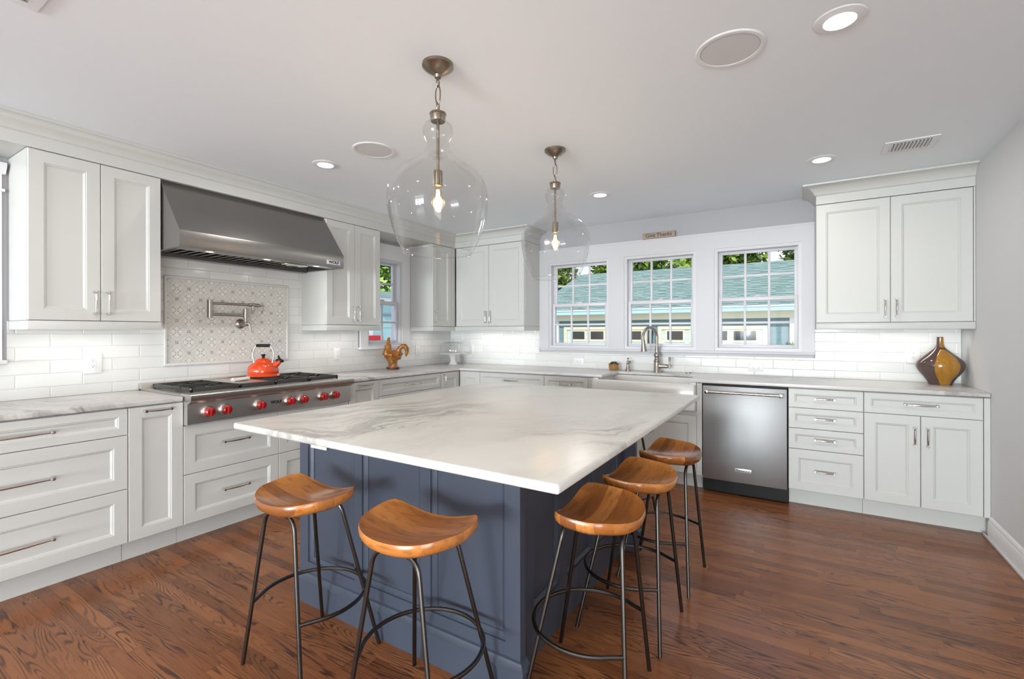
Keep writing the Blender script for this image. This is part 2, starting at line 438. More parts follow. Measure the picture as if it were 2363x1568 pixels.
# ---------------------------------------------------------------- mesh helpers
class MB:
    def __init__(s): s.bm = bmesh.new()
    def _faces(s, g): return g
    def box(s, x0, x1, y0, y1, z0, z1, bev=0.0, seg=2):
        b = bmesh.new() if bev else s.bm
        vs = [b.verts.new((x, y, z)) for z in (z0, z1) for y in (y0, y1) for x in (x0, x1)]
        for q in ((0, 2, 3, 1), (4, 5, 7, 6), (0, 1, 5, 4), (2, 6, 7, 3), (0, 4, 6, 2), (1, 3, 7, 5)):
            b.faces.new([vs[i] for i in q])
        if bev:
            bmesh.ops.bevel(b, geom=b.edges[:] + b.verts[:], offset=bev, segments=seg, affect='EDGES', profile=.5)
            s.merge(b)
        return s
    def merge(s, b, mat=None):
        if mat: b.transform(mat)
        mp = {}
        for v in b.verts: mp[v] = s.bm.verts.new(v.co)
        for f in b.faces:
            try: s.bm.faces.new([mp[v] for v in f.verts])
            except ValueError: pass
        b.free(); return s
    def prism(s, pts, z0, z1, axis='z', bev=0.0):
        """polygon extruded along an axis; pts are the other two coords in order"""
        b = bmesh.new()
        def P(p, h):
            return {'z': (p[0], p[1], h), 'y': (p[0], h, p[1]), 'x': (h, p[0], p[1])}[axis]
        lo = [b.verts.new(P(p, z0)) for p in pts]; hi = [b.verts.new(P(p, z1)) for p in pts]
        n = len(pts)
        b.faces.new(lo[::-1]); b.faces.new(hi)
        for i in range(n): b.faces.new((lo[i], lo[(i + 1) % n], hi[(i + 1) % n], hi[i]))
        bmesh.ops.recalc_face_normals(b, faces=b.faces[:])
        if bev: bmesh.ops.bevel(b, geom=[e for e in b.edges], offset=bev, segments=3, affect='EDGES', profile=.5)
        return s.merge(b)
    def lathe(s, prof, n=32, c=(0, 0, 0), closed=False, sx=1.0, sy=1.0):
        rings = []
        for r, z in prof:
            if r < 1e-6: rings.append([s.bm.verts.new((c[0], c[1], c[2] + z))])
            else: rings.append([s.bm.verts.new((c[0] + r * sx * math.cos(2 * PI * i / n), c[1] + r * sy * math.sin(2 * PI * i / n), c[2] + z)) for i in range(n)])
        seq = list(zip(rings, rings[1:])) + ([(rings[-1], rings[0])] if closed else [])
        for a, b in seq:
            for i in range(n):
                j = (i + 1) % n
                q = [a[i % len(a)], a[j % len(a)], b[j % len(b)], b[i % len(b)]]
                u = []
                for w in q:
                    if w not in u: u.append(w)
                if len(u) >= 3: s.bm.faces.new(u)
        return s
    def cyl(s, p0, p1, r, r1=None, n=16, caps=True):
        return s.tube([p0, p1], [r, r if r1 is None else r1], n, caps)
    def tube(s, pts, r=.01, n=10, caps=True, closed=False, flat_=1.0):
        pts = [Vector(p) for p in pts]; k = len(pts)
        rs = r if isinstance(r, (list, tuple)) else [r] * k
        tang = []
        for i in range(k):
            a = pts[(i - 1) % k] if (i or closed) else pts[i]; b = pts[(i + 1) % k] if (i < k - 1 or closed) else pts[i]
            tang.append((b - a).normalized())
        ref = Vector((0, 0, 1)) if abs(tang[0].z) < .9 else Vector((1, 0, 0))
        nrm = (ref - tang[0] * ref.dot(tang[0])).normalized()
        rings = []
        for i in range(k):
            nrm = (nrm - tang[i] * nrm.dot(tang[i])).normalized(); bi = tang[i].cross(nrm)
            rings.append([s.bm.verts.new(pts[i] + (nrm * math.cos(2 * PI * j / n) + bi * math.sin(2 * PI * j / n) * flat_) * rs[i]) for j in range(n)])
        for i in range(k if closed else k - 1):
            a, b = rings[i], rings[(i + 1) % k]
            for j in range(n): s.bm.faces.new((a[j], a[(j + 1) % n], b[(j + 1) % n], b[j]))
        if caps and not closed:
            s.bm.faces.new(rings[0][::-1]); s.bm.faces.new(rings[-1])
        return s
    def ball(s, c, r, n=14, sx=1, sy=1, sz=1):
        k = n // 2
        return s.lathe([(r * math.sin(PI * i / k) if 0 < i < k else 0.0, -r * sz * math.cos(PI * i / k)) for i in range(k + 1)], n, c, sx=sx, sy=sy)
    def disc(s, c, r, n=32, down=False):
        vs = [s.bm.verts.new((c[0] + r * math.cos(2 * PI * i / n), c[1] + r * math.sin(2 * PI * i / n), c[2])) for i in range(n)]
        s.bm.faces.new(vs[::-1] if down else vs); return s
    def quad(s, *p):
        s.bm.faces.new([s.bm.verts.new(q) for q in p]); return s
    def panel(s, x0, x1, z0, z1, yb, yf, rail=.062, bw=.018, bd=.011, flatp=False):
        """shaker front with a bevelled inner edge; face at y = yf (towards -y), back at yb"""
        b = s.bm
        def ring(i, y): return [b.verts.new(p) for p in ((x0 + i, y, z0 + i), (x1 - i, y, z0 + i), (x1 - i, y, z1 - i), (x0 + i, y, z1 - i))]
        e = .0025
        seq = [ring(0, yb), ring(0, yf + e), ring(e, yf)]
        if not flatp:
            seq += [ring(rail, yf), ring(rail + .0025, yf + .004), ring(rail + .006, yf + .004), ring(rail + bw - .003, yf + bd), ring(rail + bw, yf + bd)]
        for a, c in zip(seq, seq[1:]):
            for i in range(4): b.faces.new((a[i], a[(i + 1) % 4], c[(i + 1) % 4], c[i]))
        b.faces.new(seq[-1]); b.faces.new(seq[0][::-1])
        return s
    def sweep(s, path, prof):
        """profile (out, z) closed, swept along a 2D path with mitres; out is to the right of travel"""
        b = s.bm; k = len(path); P = [Vector(p) for p in path]
        rings = []
        for i in range(k):
            d0 = (P[i] - P[i - 1]).normalized() if i else (P[1] - P[0]).normalized()
            d1 = (P[i + 1] - P[i]).normalized() if i < k - 1 else d0
            n0 = Vector((d0.y, -d0.x)); n1 = Vector((d1.y, -d1.x)); nn = (n0 + n1).normalized(); sc = 1 / max(.2, nn.dot(n0))
            rings.append([b.verts.new((P[i].x + nn.x * sc * o, P[i].y + nn.y * sc * o, z)) for o, z in prof])
        m_ = len(prof)
        for a, c in zip(rings, rings[1:]):
            for j in range(m_): b.faces.new((a[j], a[(j + 1) % m_], c[(j + 1) % m_], c[j]))
        b.faces.new(rings[0][::-1]); b.faces.new(rings[-1])
        return s
    def build(s, name, mat, parent=None, smooth=True, mats=None):
        bmesh.ops.recalc_face_normals(s.bm, faces=s.bm.faces[:])
        me = bpy.data.meshes.new(name); s.bm.to_mesh(me); s.bm.free()
        me.materials.append(mat)
        if smooth:
            me.polygons.foreach_set('use_smooth', [True] * len(me.polygons)); me.set_sharp_from_angle(angle=math.radians(32))
        o = bpy.data.objects.new(name, me); COL.objects.link(o)
        if parent: o.parent = parent
        return o

def thing(name, label, cat, loc=(0, 0, 0), rotz=0.0, group=None):
    o = bpy.data.objects.new(name, None); COL.objects.link(o); o.location = loc; o.rotation_euler = (0, 0, rotz)
    o.empty_display_size = .1
    o['label'] = label; o['category'] = cat
    if group: o['group'] = group
    return o
def tag(o, label, cat, group=None):
    o['label'] = label; o['category'] = cat
    if group: o['group'] = group
    return o
def struct(o): o['kind'] = 'structure'; return o
def dup(root, loc, rotz, label, group=None):
    r = root.copy(); COL.objects.link(r); r.location = loc; r.rotation_euler = (0, 0, rotz); r['label'] = label
    if group: r['group'] = group
    for ch in list(root.children):
        c = ch.copy(); COL.objects.link(c); c.parent = r
        for g in list(ch.children):
            d = g.copy(); COL.objects.link(d); d.parent = c
    return r
def text(name, s, size, mat, parent, loc, rot, extrude=.0008, shear=0.0, scale_x=1.0, bold=0.0, align='CENTER'):
    c = bpy.data.curves.new('t', 'FONT'); c.body = s; c.size = size; c.extrude = extrude; c.align_x = align; c.align_y = 'CENTER'; c.shear = shear; c.offset = bold
    o = bpy.data.objects.new('t', c); COL.objects.link(o)
    bpy.context.view_layer.update()
    me = bpy.data.meshes.new_from_object(o.evaluated_get(bpy.context.evaluated_depsgraph_get()))
    bpy.data.objects.remove(o)
    me.name = name; me.materials.clear(); me.materials.append(mat)
    q = bpy.data.objects.new(name, me); COL.objects.link(q); q.parent = parent; q.location = loc; q.rotation_euler = rot; q.scale = (scale_x, 1, 1)
    return q
# ================================================================ SETTING
RW = 4.865
YR = -14.6
def wall_holes(name, mat, axis, a0, a1, z0, z1, t0, t1, holes):
    """wall in the plane of 'axis' coordinate a (x or y) with rectangular holes (a0,a1,z0,z1)"""
    mb = MB()
    As = sorted({a0, a1, *[h[0] for h in holes], *[h[1] for h in holes]}); Zs = sorted({z0, z1, *[h[2] for h in holes], *[h[3] for h in holes]})
    for p, q in zip(As, As[1:]):
        for r, s in zip(Zs, Zs[1:]):
            if any(h[0] - 1e-6 <= p and q <= h[1] + 1e-6 and h[2] - 1e-6 <= r and s <= h[3] + 1e-6 for h in holes): continue
            if axis == 'x': mb.box(p, q, t0, t1, r, s)
            else: mb.box(t0, t1, p, q, r, s)
    bmesh.ops.remove_doubles(mb.bm, verts=mb.bm.verts[:], dist=1e-5)
    return mb.build(name, mat, smooth=False)
WB = [(1.424, 2.130), (2.295, 2.997), (3.158, 3.855)]   # window mouldings, back wall
WZ = (1.130, 2.079)
MO = .018
W4 = (-1.375, -.876, 1.160, 2.100)
W5 = (-4.80, -4.10, 1.195, 2.100)
inset = lambda a, b, c, d: (a + MO, b - MO, c + MO, d - MO)
struct(wall_holes('wall_back', M['wall'], 'x', -.14, RW + .12, 0, CEIL, 0, .14, [inset(a, b, *WZ) for a, b in WB]))
struct(wall_holes('wall_left', M['wall'], 'y', YR, 0, 0, CEIL, -.14, 0, [inset(*W4), inset(*W5)]))
struct(wall_holes('wall_right', M['wall_r'], 'y', YR, 0, 0, CEIL, RW, RW + .12, [(-7.9, -5.3, .05, 2.1)]))  # opening out of view, added to let the side fill in
struct(wall_holes('wall_rear', M['wall_r'], 'x', -.14, RW + .12, 0, CEIL, YR - .14, YR, [(.5, 1.7, .35, 2.3), (1.85, 3.05, .05, 2.3), (3.2, 4.4, .35, 2.3)]))
struct(MB().box(-.14, RW + .12, YR - .14, .14, -.05, 0).build('floor', M['floor'], smooth=False))
struct(MB().box(-.14, RW + .12, YR - .14, .14, CEIL, CEIL + .08).build('ceiling', M['ceiling'], smooth=False))
# baseboard on the right wall (runs forward from the cabinets)
bbp = [(0, 0), (.016, 0), (.016, .10), (.011, .112), (.012, .118), (.006, .133), (0, .14)]
struct(MB().sweep([(RW, -.655), (RW, -5.3)], bbp).build('baseboard_right', M['trim']))
struct(MB().box(RW - .028, RW - .016, -5.3, -.60, 0, .018, .004).build('trim_1', M['trim']))

def make_window(num, x0, x1, z0, z1, cols, loc, rotz):
    """double hung window; local frame: interior face at y=0, outside towards +y"""
    fr = MB()
    for o, y0, y1, d in ((0, -.010, .002, MO), (MO, -.004, .13, .009)):
        a, b, c, e = x0 + o, x1 - o, z0 + o, z1 - o
        fr.box(a, a + d, y0, y1, c, e); fr.box(b - d, b, y0, y1, c, e)
        fr.box(a + d, b - d, y0, y1, c, c + d); fr.box(a + d, b - d, y0, y1, e - d, e)
    k = MO + .009
    fr.box(x0 + k, x0 + k + .012, .066, .072, z0 + k, z1 - k); fr.box(x1 - k - .012, x1 - k, .066, .072, z0 + k, z1 - k)
    w = struct(fr.build('window_%d' % num, M['vinyl'], smooth=False)); w.location = loc; w.rotation_euler = (0, 0, rotz)
    a, b = x0 + k, x1 - k; zm = (z0 + z1) / 2 - .005
    for nm, y0, y1, c, e in (('lower_sash', .030, .062, z0 + k, zm + .022), ('upper_sash', .074, .106, zm - .018, z1 - k)):
        sb = MB(); st = .031
        sb.box(a + .001, a + st, y0, y1, c, e, .003); sb.box(b - st, b - .001, y0, y1, c, e, .003)
        sb.box(a + st - .003, b - st + .003, y0, y1, c, c + (.030 if nm[0] == 'l' else .034), .003); sb.box(a + st - .003, b - st + .003, y0, y1, e - (.034 if nm[0] == 'l' else .024), e, .003)
        gx0, gx1, gz0, gz1 = a + st, b - st, c + (.030 if nm[0] == 'l' else .034), e - (.034 if nm[0] == 'l' else .024)
        for i in range(1, cols):
            gx = gx0 + (gx1 - gx0) * i / cols; sb.box(gx - .010, gx + .010, y0 + .006, y1 - .006, gz0, gz1, .003)
        gz = (gz0 + gz1) / 2; sb.box(gx0, gx1, y0 + .007, y1 - .007, gz - .010, gz + .010, .003)
        so = sb.build(nm, M['vinyl'], w)
        ym = (y0 + y1) / 2
        MB().quad((gx0 - .004, ym, gz0 - .004), (gx1 + .004, ym, gz0 - .004), (gx1 + .004, ym, gz1 + .004), (gx0 - .004, ym, gz1 + .004)).build('pane', M['pane'], so, smooth=False)
    lk = MB(); xm = (a + b) / 2
    lk.box(xm - .03, xm + .03, .034, .06, zm + .022, zm + .030, .003); lk.box(xm - .012, xm + .03, .036, .052, zm + .030, zm + .040, .003)
    lk.build('sash_lock', M['vinyl'], w)
    return w
for i, (a, b) in enumerate(WB): make_window(i + 1, a, b, WZ[0], WZ[1], 3, (0, 0, 0), 0)
make_window(4, 0, W4[1] - W4[0], W4[2], W4[3], 2, (0, W4[0], 0), PI / 2)
make_window(5, 0, W5[1] - W5[0], W5[2], W5[3], 2, (0, W5[0], 0), PI / 2)

# flat casing boards and sills
XU0, XU1 = 1.304, 3.9505
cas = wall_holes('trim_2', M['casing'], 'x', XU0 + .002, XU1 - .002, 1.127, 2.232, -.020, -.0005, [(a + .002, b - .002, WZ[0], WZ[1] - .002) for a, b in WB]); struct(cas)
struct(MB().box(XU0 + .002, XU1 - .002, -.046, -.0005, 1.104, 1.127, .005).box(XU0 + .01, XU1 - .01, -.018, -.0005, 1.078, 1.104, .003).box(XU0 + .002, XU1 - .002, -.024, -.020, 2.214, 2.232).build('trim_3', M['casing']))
struct(wall_holes('trim_4', M['trim'], 'y', -1.470, -.757, 1.153, 2.262, .0005, .020, [(W4[0] + .002, W4[1] - .002, W4[2] + .002, W4[3] - .002)]))
struct(MB().box(.0005, .050, -1.490, -.757, 1.128, 1.153, .006).build('trim_5', M['trim']))
struct(wall_holes('trim_6', M['trim'], 'y', -4.90, -4.000, 1.140, 2.235, .0005, .020, [(W5[0] + .002, W5[1] - .002, W5[2] + .002, W5[3] - .002)]))
struct(MB().box(.0005, .055, -4.93, -3.985, 1.125, 1.150, .006).sweep([(.021, -4.92), (.021, -3.99)], [(-.02, 2.10), (.012, 2.10), (.012, 2.115), (-.02, 2.115)])
       .sweep([(.021, -4.93), (.021, -3.985)], [(-.02, 2.20), (0, 2.20), (.01, 2.215), (.03, 2.24), (.03, 2.26), (-.02, 2.26)]).build('trim_7', M['trim']))

# crown, frieze and soffit runs
UE = .3565
crown = [(-UE + .003, 2.2965), (0.0, 2.2965), (0.0, 2.362), (.004, 2.365), (.010, 2.368), (.018, 2.386), (.036, 2.408), (.060, 2.423), (.082, 2.429), (.090, 2.431), (.092, CEIL - .001), (-UE + .003, CEIL - .001)]
struct(MB().sweep([(UE, YR + .01), (UE, -UE), (XU0, -UE), (XU0, -.003)], crown).build('trim_8', M['cab']))
struct(MB().sweep([(XU1, -.003), (XU1, -UE), (RW - .001, -UE)], crown).build('trim_9', M['cab']))

# ================================================================ BACKSPLASH
tl = MB()
for y0, y1, z0, z1 in ((-5.2, -4.94, .914, 1.37), (-4.94, -3.98, .914, 1.122), (-3.98, -3.362, .914, 1.37), (-3.362, -2.125, .914, 1.86), (-2.125, -1.492, .914, 1.325), (-1.492, -.752, .914, 1.126), (-.752, -.0005, .914, 1.325)):
    tl.box(.0005, .008, y0, y1, z0 + .001, z1)
tag(tl.build('tile_backsplash', M['tile_l'], smooth=False), 'white glazed subway tile backsplash on the wall behind the cooktop', 'tile')
tb = MB()
for x0, x1, z0, z1 in ((.009, XU0, .914, 1.325), (XU0, XU1, .914, 1.078), (XU1, RW - .002, .914, 1.325)):
    tb.box(x0, x1, -.008, -.0005, z0 + .001, z1)
tag(tb.build('tile_backsplash', M['tile_b'], smooth=False), 'white glazed subway tile backsplash on the wall under the three windows', 'tile')
# framed pattern panel
t = thing('patterned_tile_panel', 'framed grey and cream patterned tile panel on the wall above the cooktop', 'tile panel', (.0085, -2.733, 1.389))
py, pz = .4744, .324
MB().box(0, .006, -py + .015, py - .015, -pz + .015, pz - .015).build('pattern_tiles', M['deco'], t, smooth=False)
fr = MB()
for a, b in (((0, -py), (0, py)),):
    pass
pf = [(0, 0), (.012, 0), (.017, .005), (.017, .013), (.012, .018), (0, .018)]
fr.box(0, .015, -py, py, -pz, -pz + .019, .005); fr.box(0, .015, -py, py, pz - .019, pz, .005)
fr.box(0, .015, -py, -py + .019, -pz + .012, pz - .012, .005); fr.box(0, .015, py - .019, py, -pz + .012, pz - .012, .005)
fr.build('pencil_frame', M['pencil'], t)

# ================================================================ CABINETS (local frame: front faces -y, wall at y=0)
FY = -.6496   # front plane of base fronts
def handle(parent, cx, cz, L, vert=False, yf=FY):
    mb = MB(); h = L / 2; y = yf - .030
    P = (lambda a, yy: (cx, yy, cz + a)) if vert else (lambda a, yy: (cx + a, yy, cz))
    for s in (-1, 1):
        mb.tube([P(s * h, yf), P(s * h, yf - .004), P(s * h, yf - .012), P(s * h, yf - .026), P(s * h, y - .006)], [.009, .008, .005, .0055, .0075], 10)
        mb.tube([P(s * (h + .005), y), P(s * (h - .004), y), P(s * (h - .010), y)], [.0065, .0075, .005], 10)
    mb.tube([P(-h, y), P(-h * .82, y), P(-h * .4, y - .003), P(0, y - .004), P(h * .4, y - .003), P(h * .82, y), P(h, y)], [.0042, .0046, .0062, .0068, .0062, .0046, .0042], 10)
    return mb.build('handle', M['chrome'], parent)

def front(kind, cab, x0, x1, z0, z1, hd=None, yf=FY, th=.0195, rail=.062):
    g = .0016
    r = rail if min(x1 - x0, z1 - z0) > .2 else min(rail, (z1 - z0) * .27, (x1 - x0) * .3)
    o = MB().panel(x0 + g, x1 - g, z0 + g, z1 - g, yf + th, yf, r).build(kind, M['cab'], cab)
    if hd: handle(o, hd[0], hd[1], hd[2], hd[3] if len(hd) > 3 else False, yf)
    return o
BT, BB = .881, .126
def base(name, label, loc, rotz, w, top=BT, toe=True, cat='cabinet', back=-.012):
    c = thing(name, label, cat, loc, rotz)
    MB().box(.001, w - .001, -.629, back, BB, top).build('carcass', M['cab'], c, smooth=False)
    if toe: MB().box(.001, w - .001, -.5563, back, 0, BB - .001).build('toe_kick', M['cab'], c, smooth=False)
    return c
def L(y): return (0, y, 0)
R90 = PI / 2
D3 = (.126, .428, .730, .880)
# --- left run
c = base('drawer_cabinet', 'wide white three-drawer base cabinet with long bar pulls at the left edge of the photo', L(-4.616), R90, .980)
for z0, z1, hz in ((.126, .428, .270), (.428, .730, .572), (.730, .880, .805)): front('drawer', c, 0, .980, z0, z1, (.49, hz, .35))
c = base('pull_out_cabinet', 'narrow white pull-out base cabinet just left of the red-knobbed cooktop', L(-3.6356), R90, .2766)
front('door', c, 0, .2766, .126, .880, (.1383, .853, .125))
c = base('drawer_cabinet', 'white two-drawer base cabinet under the left half of the cooktop', L(-3.359), R90, .612, .732)
for z0, z1, hz in ((.126, .430, .285), (.430, .733, .595)): front('drawer', c, 0, .612, z0, z1, (.306, hz, .155))
c = base('drawer_cabinet', 'white two-drawer base cabinet under the right half of the cooktop, half hidden by the island', L(-2.747), R90, .612, .732)
for z0, z1, hz in ((.126, .430, .285), (.430, .733, .595)): front('drawer', c, 0, .612, z0, z1, (.306, hz, .155))
c = base('pull_out_cabinet', 'narrow white pull-out base cabinet just right of the cooktop', L(-2.130), R90, .326)
front('door', c, 0, .326, .126, .880, (.163, .853, .125))
c = base('drawer_cabinet', 'white drawer base cabinet below the ceramic rooster', L(-1.804), R90, .844)
for z0, z1, hz in ((.126, .428, .285), (.428, .730, .590), (.730, .880, .808)): front('drawer', c, 0, .844, z0, z1, (.422, hz, .155))
# --- corner base cabinet (two narrow doors meeting at the inner corner)
c = thing('corner_cabinet', 'white corner base cabinet with two narrow doors below the cake stand', 'cabinet', (0, 0, 0))
MB().prism([(.012, -.957), (.629, -.957), (.629, -.629), (.926, -.629), (.926, -.012), (.012, -.012)], BB, BT).build('carcass', M['cab'], c, smooth=False)
MB().prism([(.012, -.957), (.5563, -.957), (.5563, -.5563), (.926, -.5563), (.926, -.012), (.012, -.012)], 0, BB - .001).build('toe_kick', M['cab'], c, smooth=False)
d = front('door', c, -.957, -.655, .126, .880, (-.915, .80, .115, True)); d.rotation_euler = (0, 0, R90)
front('door', c, .655, .926, .126, .880)
# --- back run
c = base('drawer_cabinet', 'white drawer base cabinet under the two wall outlets right of the cake stand', (.926, 0, 0), 0, .772)
for z0, z1, hz in ((.126, .428, .285), (.428, .730, .590), (.730, .880, .808)): front('drawer', c, 0, .772, z0, z1, (.386, hz, .155))
c = base('drawer_cabinet', 'white drawer base cabinet just left of the farmhouse sink', (1.698, 0, 0), 0, .462)
for z0, z1, hz in ((.126, .428, .285), (.428, .730, .590), (.730, .880, .808)): front('drawer', c, 0, .462, z0, z1, (.231, hz, .115))
c = thing('sink_cabinet', 'white sink base cabinet with doors beneath the farmhouse sink', 'cabinet', (2.160, 0, 0))
MB().box(.001, .053, -.645, -.012, BB, BT).box(.956, .996, -.645, -.012, BB, BT).box(.053, .956, -.629, -.012, BB, .648).build('carcass', M['cab'], c, smooth=False)
MB().box(.001, .996, -.5563, -.012, 0, BB - .001).build('toe_kick', M['cab'], c, smooth=False)
front('door', c, .05, .503, .126, .612, (.465, .52, .115, True)); front('door', c, .503, .956, .126, .612, (.541, .52, .115, True))
c = base('drawer_cabinet', 'narrow white four-drawer base cabinet just right of the dishwasher', (3.767, 0, 0), 0, .456)
for z0, z1 in ((.126, .432), (.432, .586), (.586, .738), (.738, .880)): front('drawer', c, 0, .456, z0, z1, (.228, (z0 + z1) / 2 + .004, .115))
c = base('door_cabinet', 'white base cabinet with one drawer over two doors in the right corner', (4.223, 0, 0), 0, .6415)
front('drawer', c, 0, .610, .738, .880, (.305, .812, .165))
front('door', c, 0, .305, .126, .738, (.272, .60, .115, True)); front('door', c, .305, .610, .126, .738, (.338, .60, .115, True))
MB().box(.6118, .6405, -.648, -.629, BB, BT).build('filler_strip', M['cab'], c, smooth=False)

# --- upper cabinets
UZ, DB, DT = 1.3217, 1.3717, 2.2936
def upper(label, loc, rotz, w, doors, x0=0.0, x1=None, hl=.125, left=True):
    c = thing('wall_cabinet', label, 'cabinet', loc, rotz, None)
    x1 = w if x1 is None else x1
    MB().box(0, w, -UE + .020, -.002, DB, DT).build('carcass', M['cab'], c, smooth=False)
    lr = MB().box(0, w, -UE - .003, -UE + .017, UZ, DB - .002, .002)
    lr.box(0, .018, -UE + .017, -.010, UZ, DB - .002); lr.box(w - .018, w, -UE + .017, -.010, UZ, DB - .002); lr.box(.018, w - .018, -UE + .017, -.010, UZ + .014, DB - .002)
    lr.build('light_rail', M['cab'], c)
    for a, b, hx in doors: front('door', c, a, b, DB, DT, (hx, DB + .105, hl, True), -UE)
    return c
upper('white two-door wall cabinet left of the range hood', (0, -3.972, 0), R90, .613, ((0, .3075, .277), (.3075, .613, .338)))
upper('white two-door wall cabinet right of the range hood, over the small outlet', (0, -2.127, 0), R90, .611, ((0, .3075, .277), (.3075, .611, .338)))
c = upper('narrow white wall cabinet right of the small window in the corner', (0, -.752, 0), R90, .752 - UE, ((0, .33, .03),))
MB().box(.331, .394, -UE, -UE + .0195, DB + .001, DT).build('filler_strip', M['cab'], c, smooth=False)
upper('white two-door wall cabinet above the cake stand, left of the three windows', (UE + .001, 0, 0), 0, XU0 - UE - .001, ((.018, .481, .452), (.481, .944, .51)))
c = upper('large white two-door wall cabinet right of the three windows, above the vase', (XU1, 0, 0), 0, RW - XU1 - .002, ((0, .4568, .424), (.4568, .903, .490)))
MB().box(.904, .9125, -UE, -UE + .0195, DB + .001, DT).build('filler_strip', M['cab'], c, smooth=False)

# ================================================================ COUNTERTOPS
CE = .660
CT0, CT1 = .886, .914
def slab(name, pts, z0, z1, mat, label, cat, bev=.005):
    return tag(MB().prism(pts, z0, z1, 'z', bev).build(name, mat), label, cat)
slab('countertop', [(.009, -5.2), (CE, -5.2), (CE, -3.366), (.009, -3.366)], CT0, CT1, M['quartz'], 'short grey-veined white countertop run left of the cooktop', 'countertop')
slab('countertop', [(.009, -2.146), (CE, -2.146), (CE, -CE), (2.300, -CE), (2.300, -.215), (3.060, -.215), (3.060, -CE), (RW - .002, -CE), (RW - .002, -.009), (.009, -.009)], CT0, CT1, M['quartz'], 'long L-shaped grey-veined countertop running round the corner and under the windows', 'countertop')

# ================================================================ SINK, TAP
s = thing('farmhouse_sink', 'white farmhouse apron sink under the middle window', 'sink', (2.665, -.46, .652))
sk = MB()
sk.box(-.448, .448, -.247, -.205, 0, .222, .014, 3)
sk.box(-.448, -.40, -.206, .255, 0, .2325, .004); sk.box(.40, .448, -.206, .255, 0, .2325, .004); sk.box(-.41, .41, .222, .255, 0, .2325, .004); sk.box(-.41, .41, -.215, .23, 0, .03)
sk.build('basin', M['fireclay'], s)
MB().lathe([(0, .032), (.04, .033), (.045, .0305)], 24, (0, .0, 0)).build('drain', M['chrome'], s)

f = thing('kitchen_faucet', 'brushed nickel gooseneck kitchen faucet behind the sink', 'faucet', (2.652, -.105, CT1))
MB().lathe([(0, 0), (.034, 0), (.034, .006), (.031, .012), (.029, .09), (.027, .098), (.030, .104), (.030, .112), (.025, .122), (.021, .135), (.021, .142), (.026, .150), (.029, .162), (.026, .176), (.020, .186), (.018, .198), (.020, .21), (.0175, .225), (.020, .2275), (.020, .235), (.015, .24), (.0145, .26), (0, .26)], 28).build('body', M['nickel'], f)
d = Vector((-.53, -.85, 0)).normalized(); arc = []
R_ = .088
for i in range(25):
    a = PI * i / 24 * 1.06
    arc.append(d * (R_ - R_ * math.cos(a)) + Vector((0, 0, .335 + R_ * math.sin(a) * 1.12)))
MB().tube([Vector((0, 0, .24)), Vector((0, 0, .29))] + arc, .0135, 14).build('spout', M['nickel'], f)
e = arc[-1]; dd = (arc[-1] - arc[-2]).normalized()
MB().tube([e - dd * .005, e + dd * .006, e + dd * .01, e + dd * .03, e + dd * .075, e + dd * .105, e + dd * .112, e + dd * .114], [.0145, .0165, .0175, .0175, .024, .030, .030, .024], 18).build('spray_head', M['nickel'], f)
hd = MB().tube([(.022, 0, .058), (.05, 0, .058), (.075, 0, .058), (.078, 0, .058), (.082, 0, .058), (.10, 0, .058), (.104, 0, .058)], [.020, .016, .016, .020, .020, .018, .009], 16)
hd.tube([(.10, 0, .058), (.118, 0, .058)], .008, 12); hd.tube([(.118, 0, .040), (.118, 0, .046), (.118, 0, .07), (.118, 0, .085), (.119, 0, .115), (.119, 0, .14), (.119, 0, .148)], [.006, .011, .010, .006, .0095, .0115, .005], 12)
hd.build('lever_handle', M['nickel'], f)

s = thing('soap_dispenser', 'small brushed nickel soap dispenser left of the faucet', 'soap dispenser', (2.365, -.105, CT1))
MB().lathe([(0, 0), (.026, 0), (.026, .006), (.022, .014), (.015, .05), (.0135, .075), (.016, .08), (.015, .09), (.012, .10), (0, .105)], 20).build('body', M['nickel'], s)
MB().tube([(0, 0, .10), (0, 0, .122)], .005, 10).lathe([(.004, .118), (.012, .124), (.013, .13), (0, .132)], 14).tube([(0, 0, .092), (.02, -.012, .096), (.03, -.02, .086), (.031, -.021, .076)], [.008, .007, .006, .006], 10).build('pump', M['nickel'], s)
tag(MB().lathe([(0, 0), (.026, 0), (.026, .005), (.022, .008), (.014, .009), (0, .009)], 24, (2.945, -.105, CT1)).build('sink_button', M['nickel']), 'round metal sink air button on the counter right of the faucet', 'button')

p = thing('succulent_pot', 'tiny succulent in a brown paper wrapped pot left of the soap dispenser', 'plant', (2.215, -.105, CT1))
wr_ = MB(); n = 28; prof = [(.034, 0), (.043, .012), (.046, .03), (.043, .046), (.048, .058), (.056, .066)]
rings = []
for k, (r, z) in enumerate(prof):
    rings.append([wr_.bm.verts.new(((r + (.006 * math.sin(5 * a + k) if k else 0) + (.008 * math.sin(7 * a) if k == 5 else 0)) * math.cos(a), (r + (.006 * math.sin(5 * a + k) if k else 0) + (.008 * math.sin(7 * a) if k == 5 else 0)) * math.sin(a), z + (.006 * math.sin(4 * a) if k > 3 else 0))) for a in [2 * PI * i / n for i in range(n)]])
for a, b in zip(rings, rings[1:]):
    for i in range(n): wr_.bm.faces.new((a[i], a[(i + 1) % n], b[(i + 1) % n], b[i]))
wr_.bm.faces.new(rings[0][::-1])
wr_.build('paper_wrap', M['burlap'], p)
MB().disc((0, 0, .052), .042, 20).build('soil', M['soil'], p)
lf = MB()
for i in range(22):
    a = i * 2.4; k = .02 + .032 * (i / 22); h = .092 - .03 * (i / 22)
    lf.tube([(0, 0, .055), (k * .6 * math.cos(a), k * .6 * math.sin(a), .05 + h * .35), (k * math.cos(a), k * math.sin(a), h)], [.004, .008, .001], 6)
lf.build('leaves', M['leafg'], p)
